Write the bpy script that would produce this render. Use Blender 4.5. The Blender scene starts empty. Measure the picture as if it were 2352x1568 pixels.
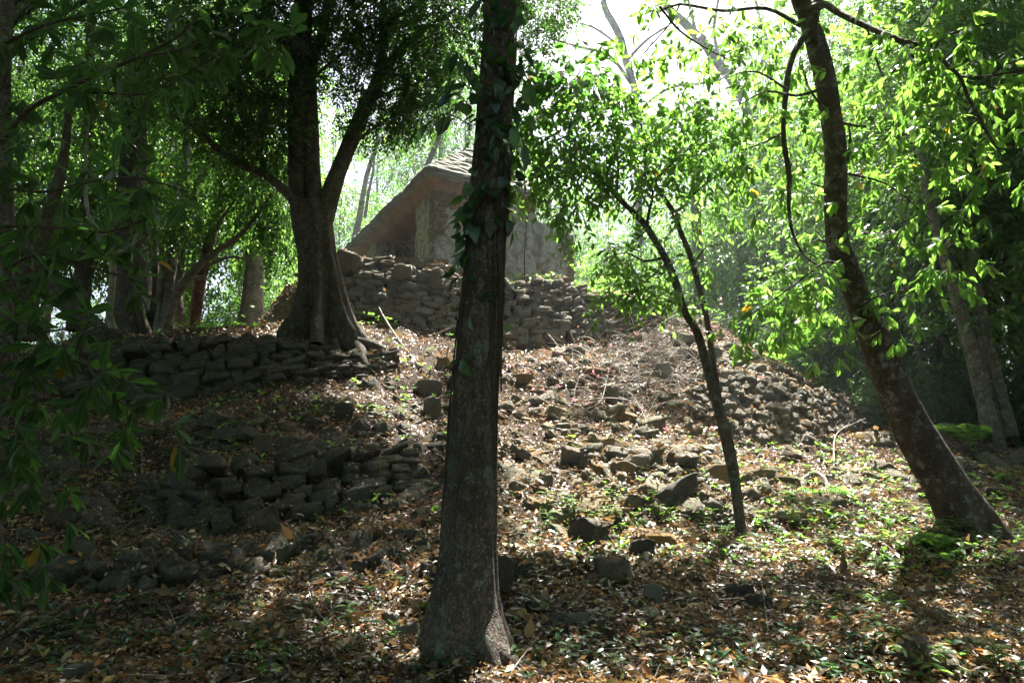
import bpy, math, numpy as np
from mathutils import Vector, noise as mnoise
from mathutils.bvhtree import BVHTree
from mathutils.geometry import delaunay_2d_cdt
R = math.radians
SC = bpy.context.scene
COL = SC.collection
rng = np.random.default_rng(7)

# ------------------------------------------------------------ camera, sky, sun
PITCH = R(8.0); FPX = 1568.0; CAMZ = 1.6
cam = bpy.data.cameras.new("camera"); camo = bpy.data.objects.new("camera", cam)
COL.objects.link(camo); SC.camera = camo
cam.sensor_width = 36; cam.lens = 24; cam.clip_start = .05; cam.clip_end = 1500
camo.location = (0, 0, CAMZ); camo.rotation_euler = (R(90) + PITCH, 0, 0)
SUN_AZ = R(17); SUN_EL = R(63)          # azimuth clockwise from +Y
W = bpy.data.worlds.new("World"); SC.world = W; W.use_nodes = True
sk = W.node_tree.nodes.new("ShaderNodeTexSky"); sk.sky_type = 'NISHITA'; sk.sun_disc = False
sk.sun_elevation = SUN_EL; sk.sun_rotation = SUN_AZ
sk.air_density = .7; sk.dust_density = 4.5; sk.ozone_density = 1.0
bg = W.node_tree.nodes["Background"]; bg.inputs[1].default_value = .07
W.node_tree.links.new(sk.outputs[0], bg.inputs[0])
SUN = np.array([math.sin(SUN_AZ) * math.cos(SUN_EL), math.cos(SUN_AZ) * math.cos(SUN_EL), math.sin(SUN_EL)])
sl = bpy.data.lights.new("sun", 'SUN'); sl.energy = 5.0; sl.angle = R(.5); sl.color = (1, .965, .90)
so = bpy.data.objects.new("sun", sl); COL.objects.link(so)
so.rotation_euler = (-Vector(SUN)).to_track_quat('-Z', 'Y').to_euler(); so.location = (5, 20, 40)
VS = SC.view_settings; VS.view_transform = 'Standard'; VS.look = 'None'; VS.gamma = 1; VS.exposure = 2.65
SC.render.film_transparent = False
cy = SC.cycles
cy.max_bounces = 7; cy.diffuse_bounces = 3; cy.glossy_bounces = 2; cy.transmission_bounces = 5
cy.volume_bounces = 0; cy.transparent_max_bounces = 4; cy.sample_clamp_indirect = 6
cy.use_denoising = True; cy.volume_step_rate = 4

# ------------------------------------------------------------ picture <-> world helpers
cp, sp = math.cos(PITCH), math.sin(PITCH)
def P(U, V, Y):
    w = (784 - V) / FPX; k = Y / (cp - w * sp)
    return np.array([(U - 1176) / FPX * k, Y, CAMZ + k * (sp + w * cp)])
def depth(V, Y): return Y / (cp - (784 - V) / FPX * sp)
def mpp(V, Y): return depth(V, Y) / FPX
def proj(p):
    p = np.asarray(p, float); d = p[..., 1] * cp + (p[..., 2] - CAMZ) * sp
    w = (-p[..., 1] * sp + (p[..., 2] - CAMZ) * cp) / d
    return 1176 + FPX * p[..., 0] / d, 784 - FPX * w, d
def nrm(a):
    a = np.asarray(a, float); return a / np.maximum(np.linalg.norm(a, axis=-1, keepdims=True), 1e-9)
def A(*v): return np.array(v, float)

# ------------------------------------------------------------ object helpers
def tag(o, label=None, cat=None, group=None, kind=None):
    if label: o["label"] = label
    if cat: o["category"] = cat
    if group: o["group"] = group
    if kind: o["kind"] = kind
    return o
def empty(name, loc, label, cat, group=None, rz=0.0):
    o = bpy.data.objects.new(name, None); COL.objects.link(o)
    o.location = tuple(loc); o.rotation_euler = (0, 0, rz); o.empty_display_size = .2
    return tag(o, label, cat, group)
def kids(o): return [c for c in COL.objects if c.parent == o]
def copy_tree(o, chs=None, parent=None):
    c = o.copy(); COL.objects.link(c)
    if parent: c.parent = parent
    for ch in (chs if chs is not None else kids(o)):
        d = ch.copy(); COL.objects.link(d); d.parent = c
    return c

class MB:
    """collects polygons, builds ONE mesh object"""
    def __init__(s): s.v = []; s.f = {3: [], 4: []}; s.r = {3: [], 4: []}; s.n = 0
    def add(s, verts, faces, rnd=None):
        verts = np.asarray(verts, float).reshape(-1, 3); faces = np.asarray(faces, int)
        k = faces.shape[1]; s.v.append(verts); s.f[k].append(faces + s.n)
        s.r[k].append(np.full(len(faces), .5) if rnd is None else np.broadcast_to(np.asarray(rnd, float), (len(faces),)))
        s.n += len(verts); return s
    def addmix(s, verts, tris, quads, rt=None, rq=None):
        verts = np.asarray(verts, float).reshape(-1, 3); s.v.append(verts)
        for k, f, r in ((3, tris, rt), (4, quads, rq)):
            f = np.asarray(f, int)
            if len(f):
                s.f[k].append(f + s.n); s.r[k].append(np.full(len(f), .5) if r is None else np.broadcast_to(r, (len(f),)))
        s.n += len(verts); return s
    def build(s, name, mat, parent=None, smooth=True, uv=None):
        me = bpy.data.meshes.new(name)
        v = np.concatenate(s.v); t = np.concatenate(s.f[3]) if s.f[3] else np.zeros((0, 3), int)
        q = np.concatenate(s.f[4]) if s.f[4] else np.zeros((0, 4), int)
        if parent is not None:
            v = v - np.array(parent.location)[None]
            if parent.rotation_euler.z: 
                a = -parent.rotation_euler.z; c_, s_ = math.cos(a), math.sin(a)
                v = np.stack([v[:, 0] * c_ - v[:, 1] * s_, v[:, 0] * s_ + v[:, 1] * c_, v[:, 2]], 1)
        me.vertices.add(len(v)); me.vertices.foreach_set("co", v.astype(np.float32).ravel())
        nl = 3 * len(t) + 4 * len(q); me.loops.add(nl)
        me.loops.foreach_set("vertex_index", np.concatenate([t.ravel(), q.ravel()]).astype(np.int32))
        me.polygons.add(len(t) + len(q))
        ls = np.concatenate([np.arange(len(t)) * 3, 3 * len(t) + np.arange(len(q)) * 4]).astype(np.int32)
        me.polygons.foreach_set("loop_start", ls)
        me.update(calc_edges=True)
        if smooth: me.polygons.foreach_set("use_smooth", np.ones(len(t) + len(q), bool))
        rr = np.concatenate((s.r[3] or [np.zeros(0)]) + (s.r[4] or [np.zeros(0)]))
        at = me.attributes.new("rnd", 'FLOAT', 'FACE'); at.data.foreach_set("value", rr.astype(np.float32))
        if uv is not None:
            ul = me.uv_layers.new(name="UVMap")
            idx = np.concatenate([t.ravel(), q.ravel()])
            ul.data.foreach_set("uv", uv[idx].astype(np.float32).ravel())
        me.materials.append(mat)
        o = bpy.data.objects.new(name, me); COL.objects.link(o)
        if parent is not None: o.parent = parent
        return o

# ------------------------------------------------------------ noise (vectorised value noise)
_tab = np.random.default_rng(99).random((64, 64, 16))
def vn(p, f=1.0, seed=0):
    p = np.asarray(p, float) * f + seed * 17.31
    i = np.floor(p).astype(int); t = p - i; t = t * t * (3 - 2 * t)
    out = 0
    for dx in (0, 1):
        for dy in (0, 1):
            for dz in (0, 1):
                wgt = (t[..., 0] if dx else 1 - t[..., 0]) * (t[..., 1] if dy else 1 - t[..., 1]) * (t[..., 2] if dz else 1 - t[..., 2])
                out = out + wgt * _tab[(i[..., 0] + dx) % 64, (i[..., 1] + dy) % 64, (i[..., 2] + dz) % 16]
    return out * 2 - 1
def fbm(p, f=1.0, o=4, seed=0):
    s, a, tot = 0, 1.0, 0
    for k in range(o): s = s + a * vn(p, f * 2 ** k, seed + k * 3); tot += a; a *= .5
    return s / tot
def nvec(p, f, seed=0): return np.stack([vn(p, f, seed), vn(p, f, seed + 5), vn(p, f, seed + 11)], -1)

# ------------------------------------------------------------ materials
class NT:
    def __init__(s, name):
        s.m = bpy.data.materials.new(name); s.m.use_nodes = True; s.t = s.m.node_tree
        s.t.nodes.clear(); s.out = s.n("ShaderNodeOutputMaterial")
    def n(s, typ, **k):
        nd = s.t.nodes.new(typ)
        for a, b in k.items(): setattr(nd, a, b)
        return nd
    def l(s, a, b): s.t.links.new(a, b)
    def coord(s, scale=(1, 1, 1)):
        tc = s.n("ShaderNodeTexCoord"); mp = s.n("ShaderNodeMapping"); mp.inputs["Scale"].default_value = scale
        s.l(tc.outputs["Object"], mp.inputs[0]); return mp.outputs[0]
    def noise(s, vec, scale, detail=4, rough=.6, dist=0):
        nd = s.n("ShaderNodeTexNoise"); nd.inputs["Scale"].default_value = scale; nd.inputs["Detail"].default_value = detail
        nd.inputs["Roughness"].default_value = rough; nd.inputs["Distortion"].default_value = dist
        if vec is not None: s.l(vec, nd.inputs["Vector"])
        return nd.outputs["Fac"]
    def ramp(s, fac, stops, interp='LINEAR'):
        r = s.n("ShaderNodeValToRGB"); r.color_ramp.interpolation = interp; e = r.color_ramp.elements
        while len(e) > 1: e.remove(e[-1])
        e[0].position = stops[0][0]; e[0].color = (*stops[0][1], 1)
        for p, c in stops[1:]:
            x = e.new(p); x.color = (*c, 1)
        s.l(fac, r.inputs[0]); return r.outputs[0]
    def mix(s, fac, a, b, mode='MIX'):
        m = s.n("ShaderNodeMix", data_type='RGBA', blend_type=mode)
        for k, x in ((0, fac), (6, a), (7, b)):
            if isinstance(x, (int, float)): m.inputs[k].default_value = x
            elif isinstance(x, tuple): m.inputs[k].default_value = (*x, 1)
            else: s.l(x, m.inputs[k])
        return m.outputs[2]
    def math(s, op, a, b):
        m = s.n("ShaderNodeMath", operation=op)
        for k, x in ((0, a), (1, b)):
            if isinstance(x, (int, float)): m.inputs[k].default_value = x
            else: s.l(x, m.inputs[k])
        return m.outputs[0]
    def attr(s, name="rnd"):
        a = s.n("ShaderNodeAttribute"); a.attribute_name = name; return a.outputs["Fac"]
    def bump(s, h, strength=.5, dist=.02, normal=None):
        b = s.n("ShaderNodeBump"); b.inputs["Strength"].default_value = strength; b.inputs["Distance"].default_value = dist
        s.l(h, b.inputs["Height"]); 
        if normal: s.l(normal, b.inputs["Normal"])
        return b.outputs[0]
    def princ(s, col, rough=.9, spec=.2, normal=None):
        p = s.n("ShaderNodeBsdfPrincipled")
        if isinstance(col, tuple): p.inputs["Base Color"].default_value = (*col, 1)
        else: s.l(col, p.inputs["Base Color"])
        if isinstance(rough, float): p.inputs["Roughness"].default_value = rough
        else: s.l(rough, p.inputs["Roughness"])
        p.inputs["Specular IOR Level"].default_value = spec
        if normal: s.l(normal, p.inputs["Normal"])
        s.l(p.outputs[0], s.out.inputs[0]); return p

def leaf_mat(name, stops, tstops, rough=.38, spec=.5, tmix=.5, ribs=False):
    """leaf: glossy diffuse front, translucent when light comes through; tone varies per leaf"""
    n = NT(name); a = n.attr()
    oi = n.n("ShaderNodeObjectInfo")
    col = n.ramp(a, stops); tcol = n.ramp(a, tstops)
    nn = n.noise(n.coord(), 9.0, 2); 
    col = n.mix(n.math('MULTIPLY', nn, .5), col, (.015, .03, .008))
    normal = None
    if ribs:
        uv = n.n("ShaderNodeUVMap"); sep = n.n("ShaderNodeSeparateXYZ"); n.l(uv.outputs[0], sep.inputs[0])
        ab = n.math('ABSOLUTE', sep.outputs[1], 0)
        ph = n.math('MULTIPLY', n.math('SUBTRACT', sep.outputs[0], n.math('MULTIPLY', ab, .45)), 62.0)
        rib = n.math('ABSOLUTE', n.math('SINE', ph, 0), 0)
        normal = n.bump(rib, .7, .012)
        mid = n.math('LESS_THAN', ab, .035)
        col = n.mix(mid, col, (.10, .16, .04)); tcol = n.mix(mid, tcol, (.3, .36, .08))
        tcol = n.mix(n.math('MULTIPLY', n.math('LESS_THAN', rib, .22), .6), tcol, (.05, .14, .0))
    p = n.n("ShaderNodeBsdfPrincipled"); n.l(col, p.inputs["Base Color"]); p.inputs["Roughness"].default_value = rough
    p.inputs["Specular IOR Level"].default_value = spec
    if normal: n.l(normal, p.inputs["Normal"])
    tr = n.n("ShaderNodeBsdfTranslucent"); n.l(tcol, tr.inputs[0])
    mx = n.n("ShaderNodeMixShader"); mx.inputs[0].default_value = tmix
    n.l(p.outputs[0], mx.inputs[1]); n.l(tr.outputs[0], mx.inputs[2]); n.l(mx.outputs[0], n.out.inputs[0])
    return n.m
YEL = (.45, .30, .02)
def greens(base, tip, yellow=.985): # dark, middle and light leaves, a few turning yellow
    return [(0, tuple(c * .38 for c in base)), (.35, tuple(c * .75 for c in base)), (.65, base), (yellow - .02, tip), (yellow, YEL), (1, (.40, .16, .02))]
M = {}
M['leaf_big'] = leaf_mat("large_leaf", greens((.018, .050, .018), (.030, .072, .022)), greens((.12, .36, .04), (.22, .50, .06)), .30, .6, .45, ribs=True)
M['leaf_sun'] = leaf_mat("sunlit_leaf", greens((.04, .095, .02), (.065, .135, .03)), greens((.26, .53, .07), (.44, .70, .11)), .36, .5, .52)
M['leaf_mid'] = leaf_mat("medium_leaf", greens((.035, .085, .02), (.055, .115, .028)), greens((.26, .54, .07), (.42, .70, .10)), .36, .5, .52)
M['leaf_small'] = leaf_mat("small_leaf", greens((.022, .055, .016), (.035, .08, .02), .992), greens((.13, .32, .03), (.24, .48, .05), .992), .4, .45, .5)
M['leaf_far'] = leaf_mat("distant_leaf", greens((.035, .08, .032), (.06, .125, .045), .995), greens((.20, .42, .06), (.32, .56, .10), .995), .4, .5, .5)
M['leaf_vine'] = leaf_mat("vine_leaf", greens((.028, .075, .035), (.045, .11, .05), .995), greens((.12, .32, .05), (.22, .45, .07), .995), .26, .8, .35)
M['leaf_pink'] = leaf_mat("pink_leaf", [(0, (.14, .05, .05)), (.6, (.26, .09, .10)), (1, (.36, .19, .17))], [(0, (.34, .10, .12)), (1, (.55, .30, .28))], .4, .4, .5)
M['fern'] = leaf_mat("fern_leaf", greens((.05, .13, .03), (.07, .17, .03), .999), greens((.34, .66, .08), (.45, .75, .1), .999), .45, .3, .55)

def litter_mat():
    n = NT("dry_leaf"); a = n.attr()
    stops = [(0, (.020, .014, .008)), (.25, (.055, .036, .018)), (.42, (.13, .085, .042)), (.58, (.27, .19, .095)),
             (.70, (.48, .38, .22)), (.77, (.17, .085, .03)), (.85, (.34, .13, .03)), (.91, (.50, .20, .03)), (.95, (.40, .31, .06)), (1, (.52, .45, .24))]
    col = n.ramp(a, stops)
    nn = n.noise(n.coord(), 22.0, 3)
    col = n.mix(n.math('MULTIPLY', nn, .45), col, (.05, .03, .02))
    p = n.n("ShaderNodeBsdfPrincipled"); n.l(col, p.inputs["Base Color"]); p.inputs["Roughness"].default_value = .46
    p.inputs["Specular IOR Level"].default_value = .55
    tr = n.n("ShaderNodeBsdfTranslucent"); n.l(n.mix(.5, col, (.5, .28, .1)), tr.inputs[0])
    mx = n.n("ShaderNodeMixShader"); mx.inputs[0].default_value = .25
    n.l(p.outputs[0], mx.inputs[1]); n.l(tr.outputs[0], mx.inputs[2]); n.l(mx.outputs[0], n.out.inputs[0])
    return n.m
M['litter'] = litter_mat()

def bark_mat(name, dark, light, lich=(.18, .22, .17), la=.5, vs=7.0, ridge=.6):
    n = NT(name); v = n.coord((1, 1, .16)); v2 = n.coord()
    n1 = n.noise(v, vs * 2.2, 6, .65, .4); n2 = n.noise(v2, 3.0, 4, .6); n3 = n.noise(v2, 9.0, 5, .7); n4 = n.noise(v2, 45, 3, .6)
    wv = n.n("ShaderNodeTexVoronoi", feature='DISTANCE_TO_EDGE'); wv.inputs["Scale"].default_value = vs * 2.6
    vd = n.n('ShaderNodeVectorMath', operation='ADD'); nz = n.n('ShaderNodeTexNoise'); nz.inputs['Scale'].default_value = 6; nz.inputs['Detail'].default_value = 4; n.l(v2, nz.inputs['Vector']); vm = n.n('ShaderNodeVectorMath', operation='SCALE'); n.l(nz.outputs['Color'], vm.inputs[0]); vm.inputs['Scale'].default_value = .22
    n.l(n.coord((1, 1, .09)), vd.inputs[0]); n.l(vm.outputs[0], vd.inputs[1]); n.l(vd.outputs[0], wv.inputs['Vector'])
    col = n.mix(n1, dark, light)
    col = n.mix(n.ramp(n2, [(.45, (0, 0, 0)), (.58, (1, 1, 1))]), col, tuple(c * .40 for c in light))
    col = n.mix(n.ramp(n4, [(.56, (0, 0, 0)), (.66, (.7, .7, .7))]), col, tuple(min(c * 1.7, .6) for c in light))
    col = n.mix(n.math('MULTIPLY', n.ramp(n3, [(.52, (0, 0, 0)), (.62, (1, 1, 1))]), la), col, lich)
    crack = n.ramp(wv.outputs["Distance"], [(.0, (0, 0, 0)), (.12, (1, 1, 1))])
    col = n.mix(n.math('MULTIPLY', n.math('SUBTRACT', 1.0, crack), ridge * .8), col, tuple(c * .35 for c in dark))
    h = n.math('ADD', n.math('MULTIPLY', n1, .8), n.math('ADD', n.math('MULTIPLY', crack, ridge * .5), n.math('MULTIPLY', n4, .25)))
    n.princ(col, .85, .25, n.bump(h, .9, .022)); return n.m
M['bark_dark'] = bark_mat("dark_bark", (.032, .024, .018), (.15, .115, .085), (.14, .20, .15), .7)
M['bark_center'] = bark_mat("vine_tree_bark", (.035, .027, .021), (.15, .115, .088), (.14, .18, .14), .7, 9)
M['bark_smooth'] = bark_mat("smooth_brown_bark", (.030, .022, .017), (.10, .068, .045), (.26, .27, .23), .55, 3.0, .25)
M['bark_grey'] = bark_mat("grey_bark", (.09, .08, .065), (.24, .21, .17), (.36, .37, .33), .5, 5, .3)
M['bark_pale'] = bark_mat("pale_bark", (.24, .21, .17), (.44, .40, .33), (.5, .5, .45), .5, 3, .2)
M['bark_red'] = bark_mat("reddish_bark", (.05, .028, .02), (.15, .075, .045), (.30, .2, .14), .4, 4, .3)
M['twig'] = bark_mat("dry_twig", (.16, .13, .10), (.50, .44, .36), (.4, .36, .3), .4, 9, .2)
M['twig_dark'] = bark_mat("dark_twig", (.03, .022, .016), (.09, .07, .045), (.1, .1, .08), .4, 9, .2)

def stone_mat(name, c1, c2, warm=(.30, .17, .06), wa=.35, moss=(.05, .07, .03), ma=.4):
    n = NT(name); v = n.coord(); a = n.attr()
    n1 = n.noise(v, 4.0, 6, .65, .2); n2 = n.noise(v, 1.2, 4, .6); n3 = n.noise(v, 17, 5, .7); n4 = n.noise(v, 70, 3, .6); n5 = n.noise(v, 2.3, 5, .7)
    col = n.mix(n1, c1, c2)
    col = n.mix(n.math('MULTIPLY', a, .35), col, tuple(x * .45 for x in c1))
    col = n.mix(n.math('MULTIPLY', n.ramp(n2, [(.5, (0, 0, 0)), (.68, (1, 1, 1))]), wa), col, warm)
    col = n.mix(n.math('MULTIPLY', n.ramp(n5, [(.48, (0, 0, 0)), (.62, (1, 1, 1))]), ma), col, moss)
    col = n.mix(n.math('MULTIPLY', n.ramp(n3, [(.60, (0, 0, 0)), (.68, (1, 1, 1))]), .55), col, (.42, .41, .36))
    col = n.mix(n.math('MULTIPLY', n.ramp(n3, [(.30, (1, 1, 1)), (.40, (0, 0, 0))]), .6), col, (.03, .03, .026))
    n6 = n.noise(v, 33, 6, .8)
    col = n.mix(n.math('MULTIPLY', n.ramp(n6, [(.38, (1, 1, 1)), (.5, (0, 0, 0))]), .55), col, tuple(x * .3 for x in c1))
    h = n.math('ADD', n.math('MULTIPLY', n3, 1.2), n.math('ADD', n.math('MULTIPLY', n4, .4), n6))
    n.princ(col, .92, .2, n.bump(h, 1.0, .035)); return n.m
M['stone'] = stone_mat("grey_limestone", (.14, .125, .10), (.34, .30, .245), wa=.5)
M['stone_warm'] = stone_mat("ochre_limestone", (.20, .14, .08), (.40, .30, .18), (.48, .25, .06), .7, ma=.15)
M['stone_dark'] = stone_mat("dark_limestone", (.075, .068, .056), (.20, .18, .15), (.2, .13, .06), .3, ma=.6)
M['stone_pale'] = stone_mat("pale_limestone", (.26, .24, .20), (.46, .43, .36), (.34, .24, .1), .25, ma=.25)
M['stone_mix'] = stone_mat("lichened_limestone", (.13, .12, .09), (.33, .29, .21), (.36, .25, .10), .45, ma=.45)
def plaster_mat(): # rough lime plaster
    n = NT("weathered_plaster"); v = n.coord(); vs = n.coord((1, 1, .22))
    n1 = n.noise(v, 1.6, 6, .65, .3); n2 = n.noise(vs, 4.0, 6, .65); n3 = n.noise(v, 12, 6, .75); n4 = n.noise(v, 40, 4, .7); n5 = n.noise(v, .9, 3, .5)
    col = n.mix(n1, (.36, .325, .285), (.64, .59, .53))
    col = n.mix(n.math('MULTIPLY', n.ramp(n2, [(.47, (0, 0, 0)), (.64, (1, 1, 1))]), .75), col, (.07, .066, .07))
    col = n.mix(n.math('MULTIPLY', n.ramp(n5, [(.56, (0, 0, 0)), (.7, (1, 1, 1))]), .6), col, (.36, .22, .12))
    col = n.mix(n.math('MULTIPLY', n.ramp(n3, [(.58, (0, 0, 0)), (.66, (1, 1, 1))]), .7), col, (.50, .47, .43))
    col = n.mix(n.math('MULTIPLY', n.ramp(n4, [(.34, (1, 1, 1)), (.46, (0, 0, 0))]), .8), col, (.06, .05, .045))
    n7 = n.noise(v, 6, 6, .75); col = n.mix(n.math('MULTIPLY', n.ramp(n7, [(.46, (0, 0, 0)), (.60, (1, 1, 1))]), .7), col, (.13, .11, .10))
    h = n.math('ADD', n3, n.math('MULTIPLY', n4, .5))
    n.princ(col, .93, .15, n.bump(h, .8, .03)); return n.m
M['plaster'] = plaster_mat()
M['cornice'] = stone_mat("orange_plaster", (.42, .24, .14), (.62, .40, .26), (.30, .2, .13), .6, (.12, .10, .08), .45)
M['roofstone'] = stone_mat("mossy_roof_stone", (.32, .31, .27), (.60, .58, .52), (.3, .25, .15), .3, (.16, .19, .06), .5)
def soil_mat():
    n = NT("forest_soil"); v = n.coord(); n1 = n.noise(v, 2.5, 6, .7); n2 = n.noise(v, 25, 6, .8)
    col = n.mix(n1, (.018, .013, .010), (.055, .038, .027)); col = n.mix(n.ramp(n2, [(.5, (0, 0, 0)), (.7, (1, 1, 1))]), col, (.17, .12, .08))
    n.princ(col, .95, .15, n.bump(n2, .9, .04)); return n.m
M['soil'] = soil_mat()
def plain(name, c, rough=.8):
    n = NT(name); nn = n.noise(n.coord(), 30, 3); n.princ(n.mix(n.math('MULTIPLY', nn, .4), c, tuple(x * .6 for x in c)), rough, .3); return n.m

# ------------------------------------------------------------ primitive generators
def frames(path):
    T = nrm(np.gradient(path, axis=0)); n = np.cross(T[0], (0, 0, 1.0))
    if np.linalg.norm(n) < .2: n = np.cross(T[0], (0, 1.0, 0))
    n = nrm(n); N = [n]
    for i in range(1, len(path)):
        n = n - T[i] * np.dot(n, T[i]); n = nrm(n); N.append(n)
    N = np.array(N); return T, N, np.cross(T, N)
def resample(pts, rad, step):
    pts = np.asarray(pts, float); rad = np.asarray(rad, float)
    if len(pts) > 2:                                   # Catmull-Rom
        P0 = np.vstack([2 * pts[0] - pts[1], pts, 2 * pts[-1] - pts[-2]]); out = []; ro = []
        for i in range(len(pts) - 1):
            n = max(2, int(np.linalg.norm(pts[i + 1] - pts[i]) / step)); t = np.arange(n)[:, None] / n
            a, b, c, d = P0[i:i + 4]
            out.append(.5 * (2 * b + (c - a) * t + (2 * a - 5 * b + 4 * c - d) * t ** 2 + (3 * b - a - 3 * c + d) * t ** 3))
            ro.append(rad[i] + (rad[i + 1] - rad[i]) * t[:, 0])
        return np.vstack(out + [pts[-1:]]), np.concatenate(ro + [rad[-1:]])
    n = max(2, int(np.linalg.norm(pts[1] - pts[0]) / step)); t = np.linspace(0, 1, n + 1)
    return pts[0] + (pts[1] - pts[0]) * t[:, None], rad[0] + (rad[1] - rad[0]) * t
def tube(mb, pts, rad, sides=8, step=.25, wob=.08, flute=None, seed=0, cap=True, nf=3.0, jit=0):
    path, r = resample(pts, rad, step)
    if jit: path = path + nvec(path, .9, seed + 3) * jit * np.linspace(0, 1, len(path))[:, None]
    T, N, B = frames(path); k = len(path)
    th = np.linspace(0, 2 * np.pi, sides, endpoint=False)
    dirs = np.cos(th)[None, :, None] * N[:, None] + np.sin(th)[None, :, None] * B[:, None]
    base = path[:, None] + dirs * r[:, None, None]
    rr = r[:, None] * (1 + wob * fbm(base, nf, 3, seed) * 2)
    if flute is not None: rr = rr * flute(np.linspace(0, 1, k)[:, None], th[None, :], base)
    v = path[:, None] + dirs * rr[..., None]
    i = np.arange(k - 1)[:, None] * sides; j = np.arange(sides)[None]; j2 = (j + 1) % sides
    q = np.stack([i + j, i + j2, i + sides + j2, i + sides + j], -1).reshape(-1, 4)
    mb.add(v.reshape(-1, 3), q)
    if cap:
        c = np.vstack([v[-1], path[-1:] + T[-1] * r[-1] * .4]); mb.add(c, [[a, (a + 1) % sides, sides] for a in range(sides)])
    return path, r

# leaf templates: x along the leaf, y across, z up; (verts, tris, quads, uv)
def leaf_tpl(kind, L=1.0, Wd=.36, fold=.10, droop=.15, curl=0.0):
    if kind == 'kite':
        v = np.array([(0, 0, 0), (.45, -.5 * Wd, fold * Wd), (.45, .5 * Wd, fold * Wd), (1, 0, -droop)], float)
        return v * L, np.array([(0, 1, 3), (0, 3, 2)]), np.zeros((0, 4), int), v[:, :2] / (1, Wd)
    xs = [0, .28, .62, 1.0]; hw = [0, .42, .5, 0]
    if kind == 'obov': xs = [0, .35, .72, 1.0]; hw = [0, .34, .5, 0]
    if kind == 'heart': xs = [0, .12, .5, 1.0]; hw = [0, .5, .42, 0]
    v = [(0, 0, 0)]
    for x, h in zip(xs[1:3], hw[1:3]):
        z = -droop * x * x
        v += [(x, -h * Wd, z + fold * Wd + curl * Wd * .5), (x, 0, z), (x, h * Wd, z + fold * Wd + curl * Wd * .5)]
    v += [(1, 0, -droop + curl * .15)]
    v = np.array(v, float)
    t = np.array([(0, 1, 2), (0, 2, 3), (4, 7, 5), (5, 7, 6)]); q = np.array([(1, 4, 5, 2), (2, 5, 6, 3)])
    return v * L, t, q, v[:, :2] / (1, Wd)
def put_leaves(mb, pos, D, Nn, L, tpl, rnd, uvs=None, wscale=None):
    """instances a leaf template at pos with direction D and normal Nn, size L"""
    n = len(pos)
    if n == 0: return
    D = nrm(D); S = nrm(np.cross(Nn, D)); Nn = np.cross(D, S)
    tv, tt, tq, tuv = tpl; k = len(tv); L = np.broadcast_to(L, (n,))
    ws = np.ones(n) if wscale is None else wscale
    v = pos[:, None] + (tv[None, :, 0, None] * D[:, None] + tv[None, :, 1, None] * ws[:, None, None] * S[:, None] + tv[None, :, 2, None] * Nn[:, None]) * L[:, None, None]
    off = (np.arange(n) * k)[:, None, None]
    mb.addmix(v.reshape(-1, 3), (tt[None] + off).reshape(-1, 3), (tq[None] + off).reshape(-1, 4) if len(tq) else [], np.repeat(rnd, len(tt)), np.repeat(rnd, len(tq)) if len(tq) else None)
    if uvs is not None: uvs.append(np.tile(tuv, (n, 1)))
def rdir(n, g=None):
    g = g or rng; return nrm(g.normal(size=(n, 3)))
def twigs(mb, S0, D, ln, sag, r0=.006, seg=3):
    """thin three-sided twigs, vectorised"""
    n = len(S0)
    if not n: return
    t = np.linspace(0, 1, seg + 1); S = nrm(np.cross(D, (0, 0, 1.0)) + 1e-4); N = np.cross(S, D)
    ln = np.broadcast_to(ln, (n,)); r0 = np.broadcast_to(r0, (n,))
    ctr = S0[:, None] + D[:, None] * (t[None, :, None] * ln[:, None, None]); ctr[..., 2] -= sag * t[None] ** 2 * ln[:, None]
    rad = r0[:, None] * (1 - .75 * t[None]); th = np.array([0, 2.094, 4.189])
    v = ctr[:, :, None] + rad[:, :, None, None] * (np.cos(th)[None, None, :, None] * S[:, None, None] + np.sin(th)[None, None, :, None] * N[:, None, None])
    base = (np.arange(n) * 3 * (seg + 1))[:, None, None]; i = (np.arange(seg) * 3)[None, :, None]; j = np.arange(3)[None, None]; j2 = (j + 1) % 3
    q = np.stack(np.broadcast_arrays(base + i + j, base + i + j2, base + i + 3 + j2, base + i + 3 + j), -1).reshape(-1, 4)
    mb.add(v.reshape(-1, 3), q)
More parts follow.
